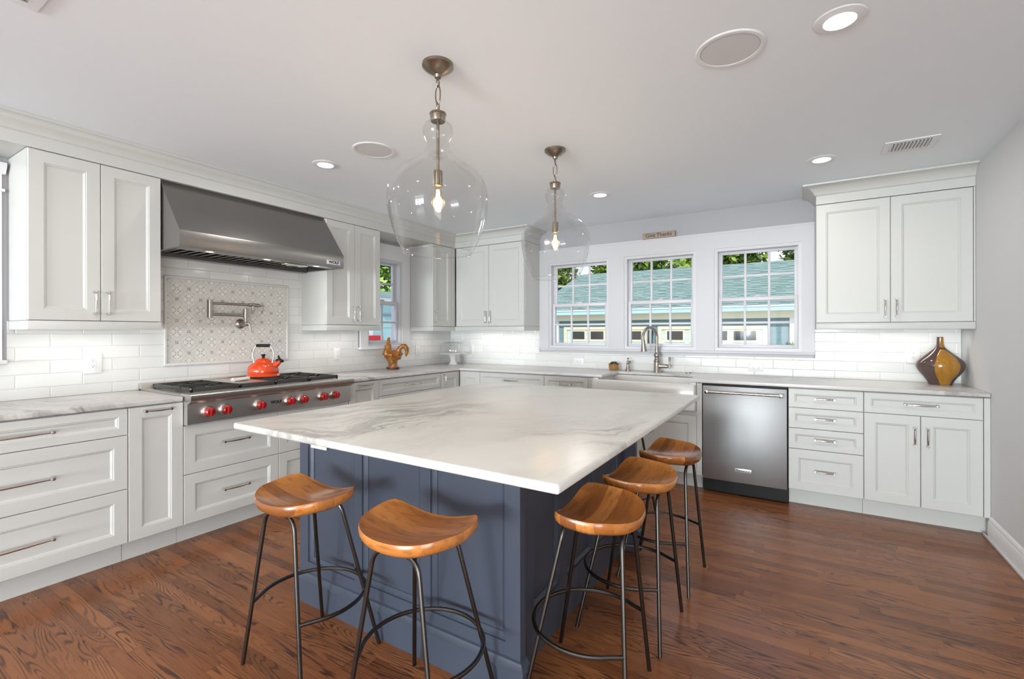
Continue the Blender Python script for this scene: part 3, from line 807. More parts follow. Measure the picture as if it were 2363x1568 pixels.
# ================================================================ DISHWASHER
d = thing('dishwasher', 'stainless steel dishwasher with bar handle between the sink and the drawer stack', 'dishwasher', (3.461, 0, 0))
MB().box(-.302, .302, -.628, -.03, .02, .880).build('tub_body', M['black'], d, smooth=False)
MB().box(-.298, .298, -.655, -.6285, .112, .868, .004).build('door', M['dwsteel'], d)
MB().box(-.298, .298, -.600, -.56, .004, .108).box(-.298, .298, -.604, -.60, .006, .012).build('kick_plate', M['black'], d, smooth=False)
sc_ = MB().lathe([(0, 0), (.007, .001), (.006, .004), (0, .005)], 12).build('screw', M['badge'], d)
sc_.location = (-.283, -.600, .085); sc_.rotation_euler = (PI / 2, 0, 0)
s2 = sc_.copy(); COL.objects.link(s2); s2.parent = d; s2.location = (.283, -.600, .085)
h = MB().cyl((-.262, -.700, .822), (.262, -.700, .822), .011, n=16)
ho = h.build('handle', M['chrome'], d)
for s in (-1, 1):
    MB().box(s * .262 - .013, s * .262 + .013, -.712, -.655, .808, .836, .003).build('handle_bracket', M['chrome'], ho)
bo = MB().box(-.058, .058, -.6575, -.654, .198, .226, .001).build('badge', M['badge'], d)
text('lettering', 'KitchenAid', .021, M['letter'], bo, (0, -.658, .212), (PI / 2, 0, 0), scale_x=1.0, bold=.0004)

# ================================================================ COOKTOP
R = thing('range_cooktop', 'wide stainless steel gas cooktop with seven red knobs', 'cooktop', (0, -2.756, .738))
hw = .6025
MB().prism([(.03, 0), (.69, 0), (.697, .006), (.697, .130), (.712, .134), (.734, .147), (.742, .160), (.742, .184), (.738, .189), (.62, .189), (.61, .184), (.03, .184)], -hw, hw, 'y').build('body', M['steel'], R)
bgd = MB().box(.012, .050, -hw, hw, .150, .220, .003).build('backguard', M['steel'], R)
sl = MB()
for i in range(44): sl.box(.0495, .0512, -.30 + i * .0142, -.30 + i * .0142 + .008, .203, .210)
sl.build('vent_slots', M['slot'], bgd, smooth=False)
def grate(y0, y1):
    g = MB(); z0, z1 = .197, .217; x0, x1 = .085, .605; b = .013
    g.box(x0, x1, y0, y0 + b, z0 - .006, z1, .002); g.box(x0, x1, y1 - b, y1, z0 - .006, z1, .002); g.box(x0, x0 + b, y0, y1, z0 - .006, z1, .002); g.box(x1 - b, x1, y0, y1, z0 - .006, z1, .002)
    xm = (x0 + x1) / 2; g.box(xm - .006, xm + .006, y0, y1, z0, z1, .002)
    for cx in ((x0 + xm) / 2, (xm + x1) / 2):
        cy = (y0 + y1) / 2
        for sx in (-1, 1):
            for sy in (-1, 1):
                ex, ey = cx + sx * (xm - x0) / 2, cy + sy * (y1 - y0) / 2
                dx, dy = ex - cx, ey - cy; l = math.hypot(dx, dy)
                g.tube([(ex, ey, z1 - .007), (cx + dx / l * .034, cy + dy / l * .034, z1 - .007)], .0065, 6)
        for dx, dy in ((0, 1), (0, -1)):
            g.tube([(cx, cy + dy * (y1 - y0) / 2, z1 - .007), (cx, cy + dy * .05, z1 - .007)], .006, 6)
    for fx in (x0 + .006, x1 - .006):
        for fy in (y0 + .006, y1 - .006): g.box(fx - .006, fx + .006, fy - .006, fy + .006, .1842, z0)
    go = g.build('grate', M['iron'], R)
    for cx in ((x0 + xm) / 2, (xm + x1) / 2):
        MB().lathe([(.050, .1845), (.050, .188), (.042, .190), (.042, .198), (.036, .203), (.0, .2035)], 24, (cx, (y0 + y1) / 2, 0)).build('burner', M['iron'], R)
for y0, y1 in ((-3.300, -2.992), (-2.742, -2.470), (-2.465, -2.205)): grate(y0 + 2.756, y1 + 2.756)
y0, y1 = -2.984 + 2.756, -2.750 + 2.756
gr = MB().box(.085, .578, y0, y1, .186, .212, .003).build('griddle', M['steel'], R)
MB().box(.579, .606, y0, y1, .186, .216, .003).build('grease_trough', M['iron'], gr)
KY = (-3.245, -3.142, -2.917, -2.697, -2.593, -2.423, -2.316)
for ky in KY:
    y = ky + 2.756; z = .073
    bz = MB(); prof = [(.034, .697), (.034, .703), (.030, .706), (.029, .716), (.026, .718), (0.0, .718)]
    kb = MB().lathe([(0, 0), (.0285, 0), (.0285, .012), (.0265, .014), (.0255, .028), (.023, .031), (0, .031)], 24)
    kb.bm.transform(Matrix.Rotation(PI / 2, 4, 'Y')); kb.bm.transform(Matrix.Translation((.716, y, z)))
    b = bmesh.new(); 
    kb.box(.735, .756, y - .007, y + .007, z - .0255, z + .0255, .003)
    bzl = MB().lathe([(0, -.001), (.035, -.001), (.035, .006), (.031, .009), (.030, .019), (0, .0195)], 28)
    bzl.bm.transform(Matrix.Rotation(PI / 2, 4, 'Y')); bzl.bm.transform(Matrix.Translation((.697, y, z)))
    ko = kb.build('knob', M['red'], R)
    bzl.build('bezel', M['chrome'], ko)
lg = text('logo_lettering', 'WOLF', .027, M['letter'], R, (.6975, -2.795 + 2.756, .075), (PI / 2, 0, PI / 2), scale_x=1.05, bold=.0012)
lg['label'] = 'dark block lettering on the steel front'

# spoon rest on the griddle
tag(MB().lathe([(0, .002), (.030, .002), (.044, .008), (.049, .013), (.046, .014), (.036, .008), (0, .006)], 28, (.365, -2.875, .9515), sx=.9, sy=1.3).tube([(.365, -2.92, .957), (.345, -2.79, .964)], [.02, .012], 8, flat_=1.0).build('spoon_rest', M['spoon']), 'cream ceramic spoon rest lying on the steel griddle', 'spoon rest')

# kettle
k = thing('kettle', 'orange enamel whistling kettle with black grip on the cooktop', 'kettle', (.225, -2.61, .9555), math.atan2(.526, .851))
MB().lathe([(0, 0), (.108, 0), (.118, .003), (.119, .007), (.114, .016), (.110, .024), (.112, .04), (.111, .06), (.106, .078), (.095, .095), (.080, .106), (.066, .112), (.064, .115), (0, .115)], 40).build('body', M['orange'], k)
lid = MB().lathe([(.062, .1145), (.063, .119), (.058, .127), (.045, .138), (.028, .145), (0, .148)], 36).build('lid', M['orange'], k)
MB().lathe([(.012, .146), (.010, .154), (.012, .164), (.018, .172), (.018, .176), (0, .178)], 20).build('knob', M['black'], lid)
MB().tube([(.080, 0, .085), (.112, 0, .10), (.138, 0, .124), (.142, 0, .128)], [.030, .020, .0135, .013], 14).build('spout', M['orange'], k)
MB().tube([(.132, 0, .118), (.146, 0, .131)], [.014, .015], 12).ball((.113, 0, .126), .014).ball((.150, 0, .122), .012).tube([(.130, 0, .128), (.125, 0, .145), (.118, 0, .168)], [.008, .010, .004], 10).build('whistle', M['black'], k)
pts = [(-.072, 0, .112), (-.079, 0, .14), (-.084, 0, .175), (-.076, 0, .21), (-.06, 0, .238), (-.052, 0, .245), (.052, 0, .245), (.06, 0, .238), (.076, 0, .21), (.084, 0, .175), (.079, 0, .14), (.072, 0, .112)]
hb = MB().tube(pts, .0045, 10).box(-.079, -.066, -.008, .008, .100, .122, .003).box(.066, .079, -.008, .008, .100, .122, .003).build('handle', M['nickel'], k)
MB().tube([(-.054, 0, .245), (-.05, 0, .245), (.05, 0, .245), (.054, 0, .245)], [.010, .0125, .0125, .010], 16).build('grip', M['black'], hb)

# pot filler
p = thing('pot_filler', 'brushed nickel folding pot filler tap on the patterned tile panel', 'pot filler', (.015, -2.676, 1.374))
def tubep(pts, r, n=14): return MB().tube(pts, r, n)
fl = MB().lathe([(0, 0), (.040, 0), (.040, .004), (.034, .012), (.022, .018), (.020, .03), (0, .03)], 28); fl.bm.transform(Matrix.Rotation(PI / 2, 4, 'Y'))
fl.build('wall_flange', M['nickel'], p)
tubep([(.028, 0, 0), (.075, 0, 0)], [.019, .019]).cyl((.075, 0, 0), (.092, 0, 0), .015, .019).ball((.075, 0, 0), .021).cyl((.078, 0, .012), (.078, 0, .05), .013).cyl((.078, 0, .048), (.078, 0, .118), .019).build('valve_body', M['nickel'], p)
tubep([(.09, .0, 0), (.106, .012, 0), (.112, .016, -.012), (.116, .018, -.055)], [.009, .008, .006, .008]).build('lever', M['nickel'], p)
tubep([(.078, 0, .065), (.085, -.27, .065)], .0095).build('lower_arm', M['nickel'], p)
tubep([(.085, -.269, .040), (.085, -.269, .175)], .019).build('elbow_post', M['nickel'], p)
tubep([(.085, -.269, .150), (.085, .02, .150), (.085, .024, .150), (.085, .03, .150), (.085, .032, .150), (.085, .05, .150), (.085, .10, .148), (.085, .115, .146), (.085, .14, .145)], [.0095, .0095, .015, .015, .012, .014, .014, .009, .007]).tube([(.085, .055, .15), (.085, .055, .138), (.085, .055, .11), (.085, .055, .10)], [.012, .012, .010, .012], 14).tube([(.085, .085, .146), (.085, .085, .11)], .006, 10).build('upper_arm', M['nickel'], p)
tubep([(.085, .13, .145), (.092, .135, .125), (.096, .125, .095), (.098, .12, .085)], [.006, .005, .008, .006]).build('lever', M['nickel'], p)

# ================================================================ HOOD
H = thing('range_hood', 'wide stainless steel range hood with baffle filters above the cooktop', 'range hood', (0, -2.7425, 1.838))
hw = .611
sh = MB(); bm_ = sh.bm
pr_ = [(.010, 0), (.585, 0), (.589, .012), (.589, .100), (.586, .108), (.325, .455), (.010, .455)]
lo = [bm_.verts.new((x, -hw, z)) for x, z in pr_]; hi = [bm_.verts.new((x, hw, z)) for x, z in pr_]
n = len(pr_)
bm_.faces.new(lo); bm_.faces.new(hi[::-1])
for i in range(1, n): bm_.faces.new((lo[i], lo[(i + 1) % n], hi[(i + 1) % n], hi[i]))
# underside rim
def qd(x0, x1, y0, y1, z=0.0): sh.quad((x0, y0, z), (x1, y0, z), (x1, y1, z), (x0, y1, z))
qd(.010, .585, -hw, -hw + .03); qd(.010, .585, hw - .03, hw)
co = sh.build('canopy', M['hoodsteel'], H, smooth=True)
ls = MB().box(.462, .584, -hw + .004, hw - .004, .001, .010).build('light_strip', M['hoodsteel'], H, smooth=False)
MB().box(.012, .10, -hw + .004, hw - .004, -.004, .075).build('back_ledge', M['hoodsteel'], H, smooth=False)
MB().box(.10, .462, -hw + .004, hw - .004, .075, .080).build('filter_recess', M['slot'], H, smooth=False)
for j in range(3):
    b = MB(); ya = -.565 + j * .345
    for i in range(6):
        y = ya + i * .056
        b.prism([(y, .0), (y + .012, .0), (y + .034, .026), (y + .022, .026)], .105, .458, 'x')
    b.bm.transform(Matrix.Translation((0, 0, .022)))
    b.build('baffle_filter', M['steel'], H, smooth=False)
for y in (-.405, -.015, .395):
    MB().lathe([(.020, -.001), (.032, -.001), (.036, .002)], 24, (.525, y, 0)).build('lamp_ring', M['chrome'], ls)
    MB().disc((.525, y, .0), .027, 24, True).build('lamp_lens', M['hoodglow'], ls)
MB().box(.47, .51, .13, .33, -.014, .002, .003).box(.48, .50, .16, .20, -.02, -.012, .002).box(.48, .50, .25, .29, -.02, -.012, .002).build('control_panel', M['chrome'], ls)
bd_ = MB().box(.588, .591, .445, .575, .022, .056, .001).build('badge', M['badge'], H)
text('lettering', 'WOLF', .030, M['letter'], bd_, (.5915, .512, .039), (PI / 2, 0, PI / 2), scale_x=1.15, bold=.0012)

# ================================================================ ISLAND
I = thing('kitchen_island', 'slate blue panelled kitchen island base under the marble top', 'island', (2.385, -2.64, 0))
ox, oy = 2.385, -2.64
MB().box(1.80 - ox, 2.922 - ox, -3.289 - oy, -1.991 - oy, 0, .874).build('body', M['blue'], I, smooth=False)
def recessed(x0, x1, z0, z1, openings, yb, yf):
    """board facing -y with recessed panels"""
    mb = MB(); xs = [x0]
    for a, b in openings: xs += [a, b]
    xs.append(x1); oz0, oz1 = z0 + .19 if z0 < .05 else z0, z1 - .05
    for i in range(0, len(xs), 2): mb.box(xs[i], xs[i + 1], yf, yb, z0, z1)
    for a, b in openings:
        mb.box(a, b, yf, yb, z0, oz0); mb.box(a, b, yf, yb, oz1, z1)
        seq = []
        for i_, y in ((0, yf), (.001, yf + .007), (.008, yf + .007), (.010, yf + .009), (.022, yf + .017), (.0225, yf + .020)):
            seq.append([mb.bm.verts.new(q) for q in ((a + i_, y, oz0 + i_), (b - i_, y, oz0 + i_), (b - i_, y, oz1 - i_), (a + i_, y, oz1 - i_))])
        for c, d_ in zip(seq, seq[1:]):
            for i in range(4): mb.bm.faces.new((c[i], c[(i + 1) % 4], d_[(i + 1) % 4], d_[i]))
        mb.bm.faces.new(seq[-1])
    return mb
FO = [(1.818 - ox, 2.152 - ox), (2.200 - ox, 2.546 - ox), (2.600 - ox, 2.953 - ox)]
recessed(1.755 - ox, 3.015 - ox, 0, .874, FO, -3.290 - oy, -3.325 - oy).build('end_panel', M['blue'], I, smooth=False)
bp = recessed(1.755 - ox, 3.015 - ox, 0, .874, FO, -.035, 0.0)
bp.bm.transform(Matrix.Rotation(PI, 4, 'Z')); bp.bm.transform(Matrix.Translation((0, -1.990 - oy, 0)))
bp.build('end_panel', M['blue'], I, smooth=False)
sp = recessed(-3.2885, -1.9915, 0, .874, [(-3.10, -2.865), (-2.79, -2.48), (-2.42, -2.11)], .024, 0.0)
sp.bm.transform(Matrix.Rotation(PI / 2, 4, 'Z')); sp.bm.transform(Matrix.Translation((2.947 - ox, -oy, 0)))
sp.build('side_panel', M['blue'], I, smooth=False)
bmp = [(.0005, 0), (.020, 0), (.020, .104), (.025, .107), (.025, .117), (.014, .126), (.009, .138), (.0005, .142)]
MB().sweep([(1.755 - ox, -3.289 - oy), (1.755 - ox, -3.325 - oy), (3.015 - ox, -3.325 - oy), (3.015 - ox, -3.289 - oy)], bmp).build('base_moulding', M['blue'], I)
MB().sweep([(3.015 - ox, -1.991 - oy), (3.015 - ox, -1.955 - oy), (1.755 - ox, -1.955 - oy), (1.755 - ox, -1.991 - oy)], bmp).build('base_moulding', M['blue'], I)
slab('island_countertop', [(1.722, -3.628), (3.322, -3.645), (3.308, -1.605), (1.694, -1.645)], .8755, .904, M['marble'], 'large white marble slab topping the blue island', 'countertop', .008)

# ================================================================ STOOLS
def seat_mesh():
    mb = MB(); bm = mb.bm; n = 72; rad = 10
    def outline(a):
        # a measured from +x, island side is +y
        c, s = math.cos(a), math.sin(a)
        ex = 2.35
        if s < 0:
            bx, by = .193, .185
            r = 1 / ((abs(c) / bx) ** ex + (abs(s) / by) ** ex) ** (1 / ex)
        else:
            bx, by = .193, .088
            ex2 = 4.6
            r = 1 / ((abs(c) / bx) ** ex2 + (abs(s) / by) ** ex2) ** (1 / ex2)
        x, y = r * c, r * s
        if s > 0: x *= 1 - .10 * (y / .088) ** 2
        return x, y
    def rim(x, y):
        f = max(0, min(1, (y + .05) / .14))         # towards the front edge
        side = min(1, abs(x) / .17) ** 2
        return .652 + .012 * (1 - f) + .040 * side * f + .016 * side * (1 - f)
    top = [[None] * n for _ in range(rad + 1)]
    cz = .640
    grid = []
    for k in range(1, rad + 1):
        s = k / rad; row = []
        for i in range(n):
            x, y = outline(2 * PI * i / n); xx, yy = x * s, y * s
            # saddle along the straight edge keeps its curve inwards
            rz = rim(x, y)
            f = max(0, min(1, (y + .05) / .14))
            e = 2.0
            z = cz + (rz - .003 - cz) * s ** e
            row.append((xx, yy, z))
        grid.append(row)
    ctr = bm.verts.new((0, 0, cz)); rings = [[bm.verts.new(p) for p in row] for row in grid]
    # rounded edge and underside
    for off, dz in ((.004, .0005), (.0065, -.006), (.007, -.018), (.001, -.033), (-.016, -.046), (-.055, -.053)):
        row = []
        for i in range(n):
            x, y = outline(2 * PI * i / n); l = math.hypot(x, y); q = (l + off) / l
            row.append(bm.verts.new((x * q, y * q, max(.601, rim(x, y) + dz))))
        rings.append(row)
    bot = bm.verts.new((0, 0, .600))
    for i in range(n):
        j = (i + 1) % n
        bm.faces.new((ctr, rings[0][i], rings[0][j]))
        for a, b in zip(rings, rings[1:]): bm.faces.new((a[i], b[i], b[j], a[j]))
        bm.faces.new((bot, rings[-1][j], rings[-1][i]))
    return mb
def make_stool(label, loc, rotz):
    t = thing('bar_stool', label, 'stool', loc, rotz, 'bar stools around the island')
    s = seat_mesh().build('seat', M['seat'], t)
    s.data.set_sharp_from_angle(angle=math.radians(80))
    ZT = .600
    for sx, sy, fy, ty in ((-1, -1, .174, .136), (1, -1, .174, .136), (-1, 1, .189, .073), (1, 1, .189, .073)):
        f0 = Vector((sx * .183, sy * fy, 0)); t0 = Vector((sx * .088, sy * ty, ZT)); d = t0 - f0
        b0 = f0 + d * .93; pts = [f0, f0 + d * .5, b0]
        inw = Vector((-sx * .055, 0, .012)); 
        for i in range(1, 7):
            u = i / 6; a = b0; c = t0 + d * .02; e = t0 + inw + Vector((0, 0, .002))
            pts.append(a * (1 - u) ** 2 + c * 2 * u * (1 - u) + e * u * u)
        MB().tube(pts, .0078, 10).build('leg', M['gunmetal'], t)
    zr = .245; ring = []
    for i in range(41):
        a = math.radians(-40 + 260 * i / 40); r = .206
        # start and end on the two legs away from the island
        ring.append(Vector((r * .99 * math.cos(a), r * math.sin(a) + .004, zr)))
    k = 1 - zr / ZT
    for idx, sx in ((0, 1), (-1, -1)):
        ring[idx] = Vector((sx * (.183 * k + .088 * (1 - k)), -(.174 * k + .136 * (1 - k)), zr))
    MB().tube(ring, .0075, 10).build('foot_ring', M['gunmetal'], t)
    return t
st = make_stool('wooden saddle stool at the left end of the island front', (2.171, -3.556, 0), .013)
dup(st, (2.767, -3.555, 0), .09, 'wooden saddle stool at the island front, second from the left')
dup(st, (3.199, -3.128, 0), PI / 2 + .08, 'wooden saddle stool nearest the camera on the right side of the island')
dup(st, (3.203, -2.650, 0), PI / 2 - .017, 'wooden saddle stool in the middle of the right side of the island')
dup(st, (3.217, -2.149, 0), PI / 2 - .033, 'wooden saddle stool on the right side of the island nearest the dishwasher')
dup(st, (2.83, -1.66, 0), PI, 'stool tucked behind the far side of the island, only its dark legs showing')
# ================================================================ PENDANTS AND CEILING FITTINGS
def make_pendant(label, loc):
    p = thing('pendant_light', label, 'pendant light', loc, 0, 'glass pendants over the island')
    MB().lathe([(0, 0), (.066, 0), (.066, -.012), (.060, -.018), (.052, -.024), (.040, -.033), (.024, -.040), (.016, -.047), (.013, -.058), (0, -.058)], 36).build('canopy', M['bronze'], p)
    ch = MB().tube([(0, 0, -.052), (0, 0, -.066)], .006, 10).build('chain', M['bronze'], p)
    z = -.066
    for i, (hh, ax) in enumerate(((.034, 0), (.078, 1), (.034, 0))):
        b = MB(); a0 = .013 if hh > .05 else .008; pts = []
        for j in range(20):
            a = 2 * PI * j / 20; ww = a0 * math.cos(a); vv = (hh / 2) * math.sin(a) if abs(math.sin(a)) < 2 else 0
            vv = max(-hh / 2, min(hh / 2, vv))
            pts.append((ww if ax else 0, 0 if ax else ww, z - hh / 2 + vv + .004))
        b.tube(pts, .0030, 8, closed=True).build('chain_link', M['bronze'], ch)
        z -= hh - .006
    z0 = -.208
    MB().tube([(0, 0, z + .006), (0, 0, z - .004), (0, 0, z - .022), (0, 0, z0 + .014), (0, 0, z0)], [.004, .007, .007, .010, .012], 14).lathe([(0, z0 + .004), (.034, z0), (.036, z0 - .006), (.033, z0 - .010), (.032, z0 - .026), (.030, z0 - .036), (0, z0 - .036)], 32).build('cap', M['bronze'], p)
    MB().cyl((0, 0, z0 - .03), (0, 0, -.455), .0065, n=14).build('stem', M['bronze'], p)
    MB().lathe([(0, -.452), (.018, -.454), (.019, -.46), (.019, -.512), (.021, -.515), (.021, -.520), (.014, -.521), (0, -.521)], 28).build('socket', M['bronze'], p)
    bu = MB().lathe([(.012, -.521), (.013, -.532), (.021, -.556), (.026, -.585), (.023, -.61), (.012, -.627), (0, -.631)], 24).build('bulb', M['bulb'], p)
    fb = MB()
    for j in range(5):
        a = 2 * PI * j / 5; fb.tube([(.006 * math.cos(a), .006 * math.sin(a), -.535), (.010 * math.cos(a), .010 * math.sin(a), -.605)], .0011, 6)
    fb.build('filament', M['bulbglow'], bu)
    g = [(.034, -.214), (.034, -.236), (.040, -.246), (.056, -.258), (.065, -.276), (.065, -.292), (.057, -.314), (.050, -.330), (.047, -.338), (.048, -.345), (.054, -.366), (.066, -.390), (.084, -.408), (.098, -.414), (.103, -.420), (.112, -.428), (.140, -.442), (.172, -.466), (.196, -.498), (.209, -.535), (.213, -.572), (.211, -.612), (.203, -.656), (.190, -.704), (.172, -.752), (.152, -.792), (.145, -.800)]
    g += [(.1465, -.803), (.145, -.806), (.1425, -.803), (.143, -.798)]
    MB().lathe(g, 72).build('glass_shade', M['glass'], p)
    return p
pp = make_pendant('clear glass jug pendant light nearer the camera, hanging lower and larger in the photo', (PEND[0][0], PEND[0][1], CEIL))
dup(pp, (PEND[1][0], PEND[1][1], CEIL), 0, 'clear glass jug pendant light farther away, in front of the left window')

CL = ['recessed downlight in the ceiling left of the nearer pendant', 'recessed downlight in the ceiling right of the farther pendant', 'recessed downlight in the ceiling beside the rectangular air vent', 'recessed downlight at the top of the photo beside the large speaker',
      'recessed downlight behind the camera on the left', 'recessed downlight behind the camera in the middle', 'recessed downlight behind the camera on the right', 'recessed downlight far behind the camera in the middle', 'recessed downlight far behind the camera on the left', 'recessed downlight far behind the camera on the right', 'recessed downlight at the far rear of the room']
first = None
for (x, y), lb in zip(CANS, CL):
    if first is None:
        first = thing('recessed_downlight', lb, 'ceiling light', (x, y, CEIL), 0, 'recessed ceiling lights')
        MB().lathe([(.052, -.009), (.060, -.007), (.080, -.004), (.084, -.0005), (.052, -.0005)], 40, closed=True).build('trim_ring', M['trim'], first)
        MB().disc((0, 0, -.006), .053, 40, True).build('lens', M['canglow'], first)
    else: dup(first, (x, y, CEIL), 0, lb)
def speaker(label, x, y):
    s = thing('ceiling_speaker', label, 'speaker', (x, y, CEIL))
    MB().lathe([(.110, -.004), (.112, -.006), (.126, -.006), (.130, -.003), (.130, -.0005), (.110, -.0005)], 56, closed=True).build('rim', M['trim'], s)
    MB().lathe([(0, -.0055), (.1085, -.0045), (.1095, -.001)], 56).build('grille', M['grille'], s)
speaker('round white ceiling speaker near the top right of the photo', 3.612, -2.667)
speaker('round white ceiling speaker left of the nearer pendant', 1.580, -2.695)
def vent(label, x, y, rot, w, d, n):
    v = thing('air_vent', label, 'vent', (x, y, CEIL), rot)
    f = MB(); b = .032
    for a in ((-w / 2, w / 2, -d / 2, -d / 2 + b), (-w / 2, w / 2, d / 2 - b, d / 2), (-w / 2, -w / 2 + b, -d / 2 + b, d / 2 - b), (w / 2 - b, w / 2, -d / 2 + b, d / 2 - b)): f.box(*a, -.006, -.0005)
    f.build('frame', M['trim'], v, smooth=False)
    MB().box(-w / 2 + b, w / 2 - b, -d / 2 + b, d / 2 - b, -.0012, -.0006).build('duct_opening', M['duct'], v, smooth=False)
    k = (w - 2 * b) / n
    for i in range(n):
        x0 = -w / 2 + b + k * i
        MB().prism([(x0 + .001, -.0015), (x0 + .003, -.0015), (x0 + k * .62, -.011), (x0 + k * .62 - .002, -.011)], -d / 2 + b, d / 2 - b, 'y').build('louvre', M['trim'], v, smooth=False)
vent('small rectangular white air vent in the ceiling near the right wall cabinet', 4.415, -1.030, .0, .255, .215, 11)
vent('white air vent at the top left corner of the photo', 1.690, -4.345, 0, .265, .265, 11)

# ================================================================ OUTLETS
def outlet(label, loc, rotz, w=.074, h=.118, horiz=False, mat='plate'):
    o = thing('wall_outlet', label, 'outlet', loc, rotz, None)
    if horiz: w, h = h, w
    MB().box(-w / 2, w / 2, -.006, 0, -h / 2, h / 2, .002).build('cover_plate', M['plate'], o)
    a, b = (.0335, .0165) if horiz else (.0165, .0335)
    r = MB().box(-a, a, -.0085, -.0055, -b, b, .001).build('receptacle', M['plate'], o)
    s = MB()
    for k in (-1, 1):
        cx, cz = (k * .0175, 0) if horiz else (0, k * .0175)
        s.box(cx - .006, cx - .0045, -.0092, -.0083, cz + .000, cz + .007); s.box(cx + .0045, cx + .006, -.0092, -.0083, cz + .000, cz + .007)
        s.box(cx - .002, cx + .002, -.0092, -.0083, cz - .008, cz - .004)
    s.build('slots', M['slot'], r, smooth=False)
LW = .0086
outlet('double-width white outlet under the wall cabinet left of the hood', (LW, -3.600, 1.108), R90, .095, .125)
outlet('white outlet on the tile right of the patterned panel, under the wall cabinet', (LW, -1.747, 1.096), R90)
outlet('white outlet on the tile just right of the rooster', (LW, -.625, 1.092), R90)
BW = -.0086
outlet('white outlet on the tile immediately right of the cake stand', (.342, BW, 1.090), 0)
outlet('white upright outlet left of the windows, second right of the cake stand', (.997, BW, 1.092), 0)
outlet('white sideways outlet under the left window, beside the succulent', (1.787, BW, .986), 0, horiz=True)
outlet('white sideways outlet under the right window', (3.502, BW, .984), 0, horiz=True)
outlet('white outlet beside the brown and amber vase', (4.588, BW, 1.121), 0, .080, .125)
outlet('white sideways outlet on the blue island front just under the marble top', (1.885, -3.3110, .780), 0, horiz=True)

# ================================================================ DECOR
sg = thing('wooden_sign', 'small tan wooden sign on top of the window casing', 'sign', (2.652, -.0225, 2.2325))
MB().box(-.158, .158, -.018, .0, 0, .058, .004).build('board', M['sign'], sg)
text('lettering', 'Give Thanks', .052, M['letter'], sg, (.0, -.0182, .029), (PI / 2, 0, 0), scale_x=.98, bold=.0006)

v = thing('ceramic_vase', 'squat brown and amber glazed vase in the right corner of the counter', 'vase', (4.716, -.165, CT1))
vp = [(0, 0), (.083, 0), (.086, .006), (.093, .021), (.107, .040), (.122, .058), (.141, .077), (.157, .096), (.170, .116), (.1755, .132), (.1765, .142), (.174, .156), (.167, .171), (.147, .190), (.122, .208), (.094, .227), (.068, .246), (.046, .262), (.033, .277), (.027, .297), (.0245, .32), (.0245, .346), (.0235, .349), (.0185, .349), (.017, .33), (0, .32)]
VK = .79
vp = [(r * VK, z) for r, z in vp]
MB().lathe(vp, 72, sy=.72).build('body', M['vase'], v)
def lobe(name, pts, rows_n, bulge):
    """raised glaze panel on the front; pts = (z, left x, right x)"""
    am = MB(); rows = []
    def lerp(z, k):
        for a, b in zip(pts, pts[1:]):
            if a[0] <= z <= b[0]:
                u = (z - a[0]) / (b[0] - a[0]); return a[k] + (b[k] - a[k]) * (u * u * (3 - 2 * u) * .35 + u * .65)
        return pts[-1][k]
    for q in range(rows_n + 1):
        z = pts[0][0] + (pts[-1][0] - pts[0][0]) * q / rows_n; r = .03 * VK
        for (ra, za), (rb_, zb) in zip(vp[1:22], vp[2:22]):
            if za <= z <= zb: r = ra + (rb_ - ra) * (z - za) / max(1e-9, zb - za)
        xl, xr = lerp(z, 1) * VK, lerp(z, 2) * VK; row = []
        for jj in range(17):
            s = -1 + jj / 8; x = max(-r * .99, min(r * .99, (xl + xr) / 2 + s * (xr - xl) / 2))
            y = -.72 * math.sqrt(max(1e-8, r * r - x * x)); bu = bulge * (1 - s ** 4) - (.002 if abs(s) > .99 else -.0012)
            row.append(am.bm.verts.new((x, y - bu, z)))
        rows.append(row)
    for a, b in zip(rows, rows[1:]):
        for jj in range(16): am.bm.faces.new((a[jj], a[jj + 1], b[jj + 1], b[jj]))
    return am.build(name, M['amber'], v)
lobe('amber_lobe', ((.001, -.015, .060), (.03, -.024, .072), (.06, -.043, .094), (.09, -.057, .114), (.115, -.063, .124), (.137, -.064, .126), (.16, -.061, .121), (.19, -.050, .104), (.215, -.036, .080), (.235, -.024, .056), (.25, -.015, .036), (.259, -.006, .022)), 40, .006)['label'] = 'amber streaked lobe on the front'
lobe('neck_stripe', ((.272, -.006, .024), (.285, -.008, .026), (.30, -.007, .025), (.346, -.007, .0243)), 10, .0008)['label'] = 'amber stripe on the neck'

c = thing('cake_stand', 'white pedestal cake stand with a clear glass dome in the far corner', 'cake stand', (.235, -.245, CT1))
MB().lathe([(0, 0), (.056, 0), (.058, .004), (.046, .016), (.034, .04), (.033, .07), (.045, .105), (.06, .120), (.12, .124), (.168, .130), (.172, .136), (.168, .138), (.12, .133), (0, .132)], 48).build('pedestal', M['porcelain'], c)
dm = MB().lathe([(.140, .135), (.142, .16), (.140, .22), (.130, .25), (.108, .268), (.06, .276), (0, .278)], 48).build('glass_dome', M['dome'], c)
MB().lathe([(.008, .277), (.007, .288), (.016, .300), (.018, .314), (.012, .324), (0, .327)], 20).build('dome_knob', M['dome'], dm)

